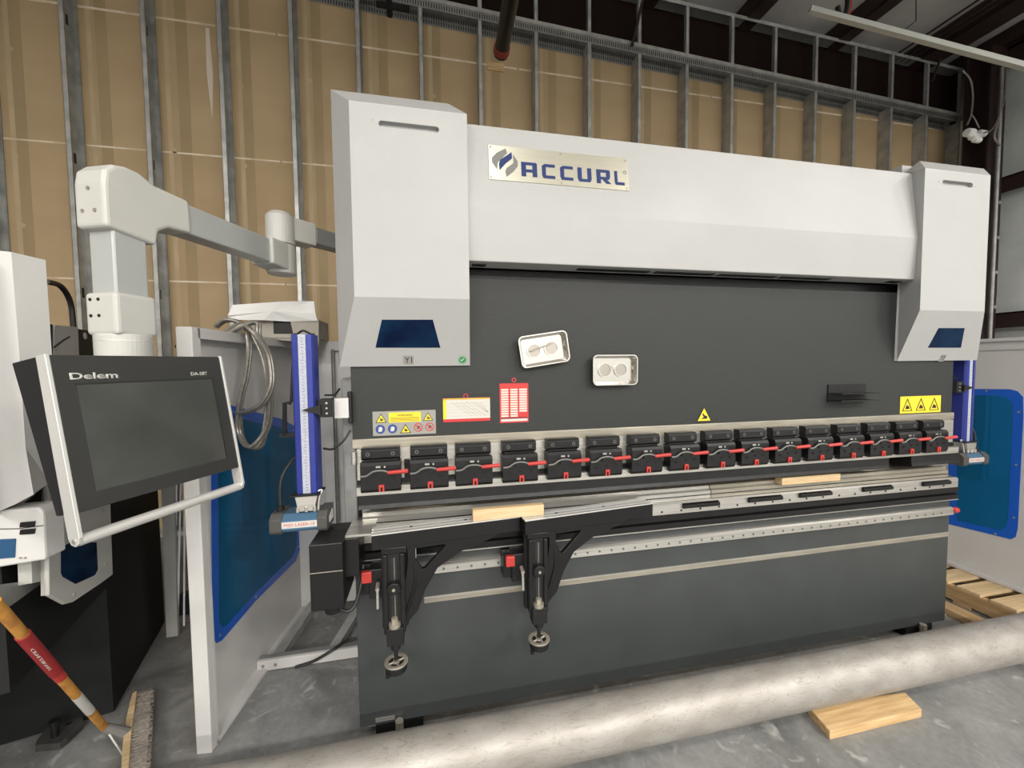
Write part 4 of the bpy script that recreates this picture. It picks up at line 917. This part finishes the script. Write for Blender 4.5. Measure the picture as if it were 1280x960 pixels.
# ================================================================== FLOOR THINGS
tag(MB().cyl((-1.1, -.283, .139), (3.5, -.283, .139), .099, n=64).build('steel_pipe', PIPE, smooth=True), 'long worn grey metal pipe lying on the floor in front of the press brake', 'pipe')
tag(MB().hexa([(1.905, -.425, 0), (2.41, -.425, 0), (2.445, -.335, 0), (1.93, -.30, 0), (1.905, -.425, .039), (2.41, -.425, .039), (2.445, -.335, .039), (1.93, -.30, .039)]).build('wood_block', PINE, bevel=.003), 'pale pine board wedged under the grey pipe on the floor', 'wood block')
b0, b1 = at(591, 637, y=-.128), at(680, 631, y=-.128); b0.z = b1.z = .9605
_e = (b1-b0).normalized(); _n = V((-_e.y, _e.x, 0))*.028; _u = V((0, 0, .046))
tag(MB().hexa([b0, b1, b1+_n, b0+_n, b0+_u, b1+_u, b1+_n+_u, b0+_n+_u]).build('wood_block', PINE2, bevel=.002), 'pale pine block lying across the tops of the two black support arms', 'wood block')
wb = at(977, 604, y=-.03); wb2 = at(1050, 597, y=-.03)
tag(B(wb.x, wb2.x, -.033, .0115, .9665, 1.0045).build('wood_block', PINE2, bevel=.002), 'pale pine block wedged between punch and lower die, toward the right end', 'wood block')

# magnetic trays
def tray(pxs, ang, label, w_, h_, cx_, cz_, junk):
    r = empty('magnetic_tray', (cx_, -.02, cz_), label, 'tray', None, rot=Matrix.Rotation(ang, 4, 'Y'))
    def rr(w, h, rad, y, n=5):
        out = []
        for sx, sz, s0 in ((1, 1, 0), (-1, 1, 90), (-1, -1, 180), (1, -1, 270)):
            for k in range(n+1):
                t = math.radians(s0+90*k/n); out.append(V((sx*(w/2-rad)+rad*math.cos(t), y, sz*(h/2-rad)+rad*math.sin(t))))
        return out
    m_ = MB(); L = [rr(w_*.88, h_*.84, .015, .018), rr(w_*.98, h_*.97, .02, -.018), rr(w_, h_, .022, -.020), rr(w_, h_, .022, -.017), rr(w_*.96, h_*.94, .02, -.014), rr(w_*.86, h_*.81, .014, .014)]
    order = [rr(w_*.86, h_*.81, .013, .0195), rr(w_*.98, h_*.96, .02, -.014), rr(w_, h_, .022, -.016), rr(w_, h_, .022, -.020), rr(w_*.955, h_*.93, .018, -.020), rr(w_*.84, h_*.78, .012, .014)]
    vv = [[m_.bm.verts.new(p) for p in l] for l in order]
    for A_, B_ in zip(vv, vv[1:]):
        for i in range(len(A_)): m_.face([A_[i], A_[(i+1) % len(A_)], B_[(i+1) % len(A_)], B_[i]])
    m_.face(vv[0]); m_.face(vv[-1])
    m_.build('dish', mat('stainless', (.62, .60, .57), .2, metal=1), r, local=True, smooth=True)
    for sx in (-1, 1):
        MB().ring((sx*w_*.18, .014, 0), (0, -1, 0), .034, .028, .006, n=28).build('magnet_cover', mat('stainless', (0, 0, 0)), r, local=True)
        MB().cyl((sx*w_*.18, .014, 0), (sx*w_*.18, .011, 0), .027, n=28).build('magnet_disc', mat('dim_steel', (.40, .37, .34), .3, metal=.9), r, local=True)
    if junk: MB().cyl((-.06, .004, .0), (.045, .004, .02), .003).build('drill_bit', STEELD, r, local=True)
    else: MB().ring((.0, .008, .01), (0, -1, 0), .006, .003, .004, n=14).build('small_nut', STEEL, r, local=True)
    return r
c1 = at(680, 436.5, y=-.03); tray(None, math.radians(-8.5), 'tilted stainless magnetic tray stuck to the grey ram, above the red table decal', .225, .140, c1.x, c1.z, True)
c2 = at(768.5, 462.5, y=-.03); tray(None, math.radians(0), 'level stainless magnetic tray stuck to the grey ram, right of the tilted one', .222, .140, c2.x, c2.z, False)
# black magnetic shelf
s0, s1 = at(1034, 490, y=0), at(1081, 490, y=0)
ms = empty('magnetic_shelf', (s0.x, -.05, s0.z), 'small black two-tier shelf stuck to the right side of the grey ram', 'shelf')
za, zb_ = at(1060, 480, y=0).z, at(1060, 502, y=0).z
B(s0.x, s1.x, -.006, -.001, zb_, za).build('back_plate', MBLACK, ms)
for i, (pxr, pyr, zz) in enumerate(((1107, 491.5, za-.045), (1107, 500, zb_+.012))):
    B(s0.x, s1.x, -.075, -.006, zz-.003, zz).build('shelf_plate', MBLACK, ms, bevel=.001)
    B(s0.x, s1.x, -.077, -.074, zz-.003, zz+.003).build('shelf_rim', MBLACK, ms)

# broom
br = empty('push_broom', tuple(at(160, 920, z=.05)), 'push broom with varnished handle and grey bristles lying on the floor at lower left', 'broom')
h0, h1 = at(137, 915, z=.10), at(-6, 755, y=-.38)
h0 = at(133, 912, z=.095)
h1 = at(-8, 752, y=-.46)
dr = (h1-h0)
hdl = MB().cyl(h0, h1, .0135, n=20).build('handle', HANDLEW, br, smooth=True)
def hp(t): return h0.lerp(h1, t)
def tpix(px, py):
    best = 0; bd = 1e9
    for i in range(401):
        p = hp(i/400)-CAM; zc = p.dot(CW); X = 640+FPX*p.dot(CR)/zc; Y = 480-FPX*p.dot(CU)/zc; dd = (X-px)**2+(Y-py)**2
        if dd < bd: bd = dd; best = i/400
    return best
ta, tb_ = tpix(68, 843), tpix(27, 795)
gp = MB().cyl(hp(ta), hp(tb_), .0165, n=24).build('red_grip', mat('red_rubber', (.28, .018, .02), .55), br, smooth=True)
hd_ = (h1-h0).normalized(); vw = (CAM-hp((ta+tb_)/2)).normalized(); sd_ = hd_.cross(vw).normalized(); on = sd_.cross(hd_).normalized()
if on.dot(vw) < 0: on = -on
L_ = (hp(tb_)-hp(ta)).length
text('CRAFTSMAN', 'grip_letters', LABW, gp, hp((ta+tb_)/2)+on*.0158-sd_*.005, -hd_, (-hd_).cross(on)*-1, .0065, L_*.55, thick=.001, bold=.01)
MB().cyl(hp(tpix(73, 850)), hp(ta), .0150, n=20).build('red_band', RED, br)
MB().cyl(hp(tpix(114, 888)), hp(tpix(97, 868)), .0140, n=20).build('paper_label', LABW, br)
k0, k1 = at(150, 978, z=.06), at(164, 866, z=.06)
bd_ = (k1-k0).normalized(); bn = V((bd_.y, -bd_.x, 0))
# head lies on its side: wooden block on the left, bristles pointing right
hdm = MB(); n_s = 14; prev = None
def K(s_, a, z): return k0.lerp(k1, s_)+bn*a+V((0, 0, z-k0.z))
secs = []
for i in range(n_s+1):
    s_ = i/n_s; wdt = .030*(1-.35*abs(2*s_-1)**3); a0_ = -.008+.012*abs(2*s_-1)**2
    secs.append([hdm.bm.verts.new(K(s_, a0_+a*wdt, z)) for a, z in ((0, .012), (.85, .008), (.85, .062), (0, .058))])
for A_, B_ in zip(secs, secs[1:]):
    for i in range(4): hdm.face([A_[i], A_[(i+1) % 4], B_[(i+1) % 4], B_[i]])
hdm.face(secs[0]); hdm.face(secs[-1])
hdo = hdm.build('broom_block', PINE2, br, bevel=.003)
bm_ = MB()
for i in range(520):
    s_ = random.uniform(.02, .98); z = random.uniform(.010, .060); a0_ = .016
    L2 = random.uniform(.058, .068); p0_ = K(s_, a0_, z); p1_ = K(s_+random.uniform(-.03, .0), a0_+L2, z*.85+random.uniform(-.004, .006))
    bm_.tube([p0_, p1_], .0018, n=3)
bo = bm_.build('bristles', BRISTLE, br); bo['kind'] = 'stuff'
MB().prism([K(s_, a, .0045) for s_, a in ((.03, .016), (.97, .016), (.95, .072), (.05, .072))], (0, 0, .045)).build('bristle_core', BRISTLE, br)['kind'] = 'stuff'
MB().cyl(h0+hd_*.03, K(.52, -.004, .045), .017, .026, n=14).build('handle_socket', mat('grey_socket', (.16, .155, .15), .5), br)
MB().tube([K(.36, -.006, .02), h0+hd_*.02, K(.7, -.006, .02)], .004).build('brace_wire', GALV, br)

# ================================================================== NEIGHBOUR MACHINE (left)
nm = empty('bending_machine', (-1.5, .5, 0), 'black bodied machine with white covers and blue windows at the left edge', 'machine')
Q0, Q1 = V((-1.02, -.25, 0)), V((-1.385, 1.10, 0)); ne = (Q1-Q0).normalized(); nn = V((ne.y, -ne.x, 0)); NL = (Q1-Q0).length
def N_(u, v, z): return Q0+ne*u+nn*v+V((0, 0, z))
def nbox(u0, u1, v0, v1, z0, z1): return MB().hexa([N_(u0, v0, z0), N_(u1, v0, z0), N_(u1, v1, z0), N_(u0, v1, z0), N_(u0, v0, z1), N_(u1, v0, z1), N_(u1, v1, z1), N_(u0, v1, z1)])
ztp = at(225, 426, y=Q1.y).z
_bb = MB()
for _u0, _u1, _v1, _z0, _z1 in ((0, NL, 0, .6, ztp), (0, NL, -.45, .01, .6), (.66, NL, 0, .01, .6)):
    _bb.hexa([N_(_u0, -.9, _z0), N_(_u1, -.9, _z0), N_(_u1, _v1, _z0), N_(_u0, _v1, _z0), N_(_u0, -.9, _z1), N_(_u1, -.9, _z1), N_(_u1, _v1, _z1), N_(_u0, _v1, _z1)])
_bb.build('body', mat('black_satin', (.009, .0095, .010), .6, spec=.3), nm)
npt = lambda px, py, v=0: atp(px, py, N_(0, v, 0), nn)
def onN(pxs, v, th, name, mt, par=nm, bevel=0):
    return MB().prism([npt(x, y, v) for x, y in pxs], nn*th).build(name, mt, par, bevel=bevel)
pn = onN([(66, 406), (95, 409), (96.5, 446), (66, 446)], 0, .006, 'light_panel', mat('pale_grey_panel', (.36, .36, .35), .5))
MB().tube([npt(68, 434, .008), npt(80, 425, .008), npt(87, 421, .008)], .003, n=6).build('panel_mark', BLACK, pn)
p = npt(106, 420, 0); MB().cyl(p, p+nn*.002, .014, n=24).build('round_label', LABW, nm); text('1', 'label_digit', LABBL, nm, p+nn*.002, ne, V((0, 0, 1)), .015, thick=.001)
p = npt(219, 433, 0); MB().cyl(p, p+nn*.002, .012, n=16).build('hole', MBLACK, nm)
nbox(NL-.28, NL-.20, .0, .03, ztp-.05, ztp-.035).build('latch_plate', GALV, nm)
nbox(NL-.25, NL-.23, .0, .02, ztp-.10, ztp-.05).build('latch_stem', MBLACK, nm)
# tall white cover (pixels traced on a plane in front of the black side)
v0 = .05
wc = onN([(-60, 306), (14, 315), (20, 380), (25, 450), (32, 560), (42, 618), (20, 634), (-60, 665)], v0, .004, 'cover_front', WHITE2)
cq = [(14, 315), (57, 325), (66, 445), (66, 560), (58, 606), (42, 618), (32, 560), (22, 420)]
A_ = [npt(14, 315, v0), npt(57, 325, -.02), npt(70, 520, -.02), npt(62, 604, -.02), npt(42, 618, v0)]
_f = [at(x, y, y=-.34) for x, y in ((-120, 300), (14, 315), (24, 440), (32, 560), (42, 618), (20, 630), (-120, 690))]
_k = [at(x, y, y=-.265) for x, y in ((-120, 318), (57, 325), (65, 445), (67, 560), (62, 603), (40, 618), (-120, 680))]
tc_ = MB(); A_ = [tc_.bm.verts.new(p) for p in _f]; B_ = [tc_.bm.verts.new(p) for p in _k]
tc_.face(A_); tc_.face(list(reversed(B_)))
for i in range(7): tc_.face([A_[i], A_[(i+1) % 7], B_[(i+1) % 7], B_[i]])
tc_.build('tall_cover', WHITE2, nm)
# console below with blue window
Yc = -.33
def onY(pxs, y, th, name, mt, par=nm, bevel=0):
    return MB().prism([at(a, b, y=y) for a, b in pxs], (0, th, 0)).build(name, mt, par, bevel=bevel)
cs = onY([(-90, 646), (48, 634), (54, 640), (57, 700), (-90, 724)], Yc, .07, 'console', WHITE2, bevel=.006)
onY([(-30, 676), (19, 673.5), (18, 697), (-30, 701)], Yc-.003, .003, 'console_window', mat('mid_blue_window', (.015, .07, .16), .2), cs)
for y_ in (655, 664): onY([(25, y_-1.5), (43, y_-3), (42, y_+3.5), (24, y_+4.5)], Yc-.005, .005, 'latch', BLACK, cs)
onY([(-40, 661.5), (23, 660.5), (54, 656.5), (54, 657.5), (23, 661.5), (-40, 662.5)], Yc-.001, .001, 'console_seam', LABB, cs)
for x_ in (26, 32):
    p = at(x_, 697, y=Yc); MB().cyl(p, p-V((0, .003, 0)), .003, n=10).build('button', STEELD, cs)
onN([(22, 705), (55, 700), (55, 726), (23, 732)], .03, .03, 'console_foot', PLASTIC)
onN([(-30, 735), (10, 730), (46, 728), (5, 757), (-30, 780)], .01, .02, 'ledge', GALVD)
bp_ = onN([(54, 604), (62, 575), (100, 590), (133, 618), (136.5, 719), (120, 731), (86, 753.5), (76, 756), (55, 745)], .085, .012, 'side_bracket', PLASTIC, bevel=.003)
onN([(50.5, 640), (54, 604), (55, 745), (51, 745)], .06, .035, 'bracket_edge', WHITE2)
onN([(76, 684), (88, 678), (120, 678), (121.5, 712), (118, 719), (94, 730), (78, 721), (76, 716)], .0972, .002, 'bracket_window', WIN, bp_)
for x_, y_ in ((58.5, 641), (128, 638), (131.5, 704), (92, 743)):
    p = npt(x_, y_, .097); MB().cyl(p, p+nn*.004, .006, n=14).build('bracket_screw', GALV, bp_)
onN([(109, 664), (119, 661), (118, 664), (110, 667)], .0972, .002, 'bracket_slot', BLACK, bp_)
MB().tube([npt(58, 352, -.1), npt(76, 358, -.1), npt(88, 378, -.1), npt(92, 410, -.1)], .011, sub=6).build('arched_hose', CABLE, nm, smooth=True)
# foot plate with bolt
ft = empty('machine_foot', tuple(at(75, 920, z=0)), 'black floor anchor plate with an upright bolt, left of the broom', 'anchor plate')
fp = [at(x, y, z=.03) for x, y in ((44, 932), (46, 925), (62, 905), (85, 893), (104, 896), (105, 902), (84, 922), (74, 929))]
MB().prism([V((p.x, p.y, .0)) for p in fp], (0, 0, .03)).build('anchor_plate', mat('worn_black_plate', (.06, .058, .055), .45, noise=.4, nscale=20), ft, bevel=.003)
p = at(69, 920, z=.03); MB().cyl((p.x, p.y, .03), (p.x, p.y, .085), .0125, n=20).cyl((p.x, p.y, .085), (p.x, p.y, .10), .018, n=20).build('anchor_bolt', CLAMPBLK, ft)
p = at(86, 904.5, z=.03); MB().cyl((p.x, p.y, .03), (p.x, p.y, .031), .01, n=16).build('anchor_hole', BLACK, ft)

# grey frame leaning between neighbour and fence
gf = empty('metal_rack', tuple(at(215, 790, z=0)), 'narrow pale metal panel with thin rods, standing behind the left fence', 'rack')
g0 = at(212, 797, z=.01)
def gp_(px, py, y=g0.y): return at(px, py, y=y)
MB().prism([gp_(201, 600), gp_(217, 596), gp_(222, 795), gp_(208, 797)], (0, .02, 0)).build('rack_panel', PLASTIC, gf)
for xa, xb, ya, yb_ in ((221, 218, 600, 790), (226, 222, 598, 786), (231, 230, 596, 782)):
    MB().tube([gp_(xa, ya, g0.y+.02), gp_(xb, yb_, g0.y+.02)], .005).build('rack_rod', PAPERW, gf)
MB().prism([gp_(222, 745, g0.y+.03), gp_(236, 742, g0.y+.03), gp_(236, 768, g0.y+.03), gp_(222, 770, g0.y+.03)], (0, .05, 0)).build('rack_base', MBLACK, gf)

# ================================================================== OVERHEAD THINGS
pz0, pz1 = at(626, 68, y=1.5), at(645, -40, y=.9)
bp2 = empty('drain_pipe', tuple(pz0), 'black pipe with a red collar hanging down from the roof at top centre', 'pipe')
MB().cyl(pz0, pz1+(pz1-pz0)*.4, .058, n=28).build('pipe_body', mat('gloss_black', (.008, .008, .009), .18), bp2, smooth=True)
dd = (pz1-pz0).normalized(); MB().cyl(pz0+dd*.02, pz0+dd*.07, .064, n=28).build('red_collar', mat('dull_red', (.20, .03, .02), .5), bp2)
zz = at(620, 84, y=YD)
tag(B(zz.x-.095, zz.x+.085, YD-.012, YD-.002, zz.z-.045, zz.z+.04).build('wood_scrap', PINE), 'small tan wood scrap fixed to the drywall seam below the black pipe', 'wood block')
# strut pipe
s0_, s1_ = at(1012, 12, y=1.35), at(1284, 84, y=.9)
st_ = empty('strut_rail', tuple(s0_), 'pale galvanised strut rail under the roof at upper right', 'rail')
dv = (s1_-s0_); s1_ = s1_+dv*.2
sqtube(s0_, s1_, .045, .045).build('rail_body', mat('pale_galvanised', (.42, .43, .40), .5, metal=.3), st_)
hk = at(1056, 22, y=1.33)
MB().tube([at(1059, -30, y=1.3), at(1059, 5, y=1.3), at(1055, 20, y=1.3), at(1049, 18, y=1.3), at(1047, 8, y=1.3)], .018, sub=5, n=10).build('hanger_hook', BLACK, st_, smooth=True)
MB().tube([at(1064, -30, y=1.3), at(1064, 10, y=1.3), at(1061, 20, y=1.3)], .006).build('red_wire', RED, st_)
MB().tube([at(1127, 40, y=1.2), at(1145, 26, y=1.2), at(1145, 0, y=1.2)], .004).build('hanger_wire', BLACK, st_)
def brace(a_, b_, label, r_=.016):
    tag(MB().tube([a_, b_], r_, n=6).build('steel_brace', DARKRED), label, 'brace')
brace(at(803, 2, y=2.5), at(790, 57, y=2.55), 'dark steel brace dropping to the header track above the beam cover')
brace(at(1186, 46, y=2.5), at(1165, 102, y=2.55), 'dark steel brace at the upper right end of the stud wall')
tag(MB().tube([at(484, -20, y=2.3), at(487, 12, y=2.45), at(487, 20, y=2.5)], .03, n=8).box(at(470, 4, y=2.4).x, at(512, 4, y=2.4).x, 2.4, 2.43, at(487, 9, y=2.4).z, at(487, 3, y=2.4).z).build('pipe_hanger', BLACK), 'black hanger bracket above the left cover near the top edge', 'bracket')
# cable with white connectors
hc = empty('hanging_cable', tuple(at(1215, 165, y=2.2)), 'thin grey cable with white plugs hanging at the right end of the stud wall', 'cable')
MB().tube([at(x, y, y=2.2) for x, y in ((1203, 88), (1213, 100), (1216, 120), (1214, 143), (1209, 156))], .009, sub=5).build('cable', CABLEG, hc)
MB().tube([at(x, y, y=2.2) for x, y in ((1214, 143), (1218, 148), (1224, 160))], .007, sub=5).build('cable', CABLEG, hc)
MB().tube([at(x, y, y=2.1) for x, y in ((1230, 166), (1240, 162), (1249, 145), (1256, 120), (1258, 85))], .009, sub=5).build('cable', CABLEG, hc)
MB().tube([at(x, y, y=2.1) for x, y in ((1252, 90), (1250, 140), (1243, 170), (1250, 182))], .012, sub=5).build('cable', CABLEG, hc)
for x, y, r_ in ((1212, 165, .05), (1218, 170, .045), (1227, 166, .042), (1221, 174, .035)):
    c = at(x, y, y=2.2); MB().cyl(c-V((.05, 0, .01)), c+V((.05, 0, -.01)), r_, n=16).build('plug', PAPERW, hc, bevel=.01)
p = at(1203, 165, y=2.5); MB().tube([V((p.x, 2.5, p.z+.1)), V((p.x, 2.5, .5))], .02, n=8)
tag(MB().tube([V((p.x, 2.5, p.z+.15)), V((p.x, 2.5, .0))], .022, n=10).build('white_conduit', PLASTIC), 'thin white vertical conduit at the right end of the stud wall', 'conduit')
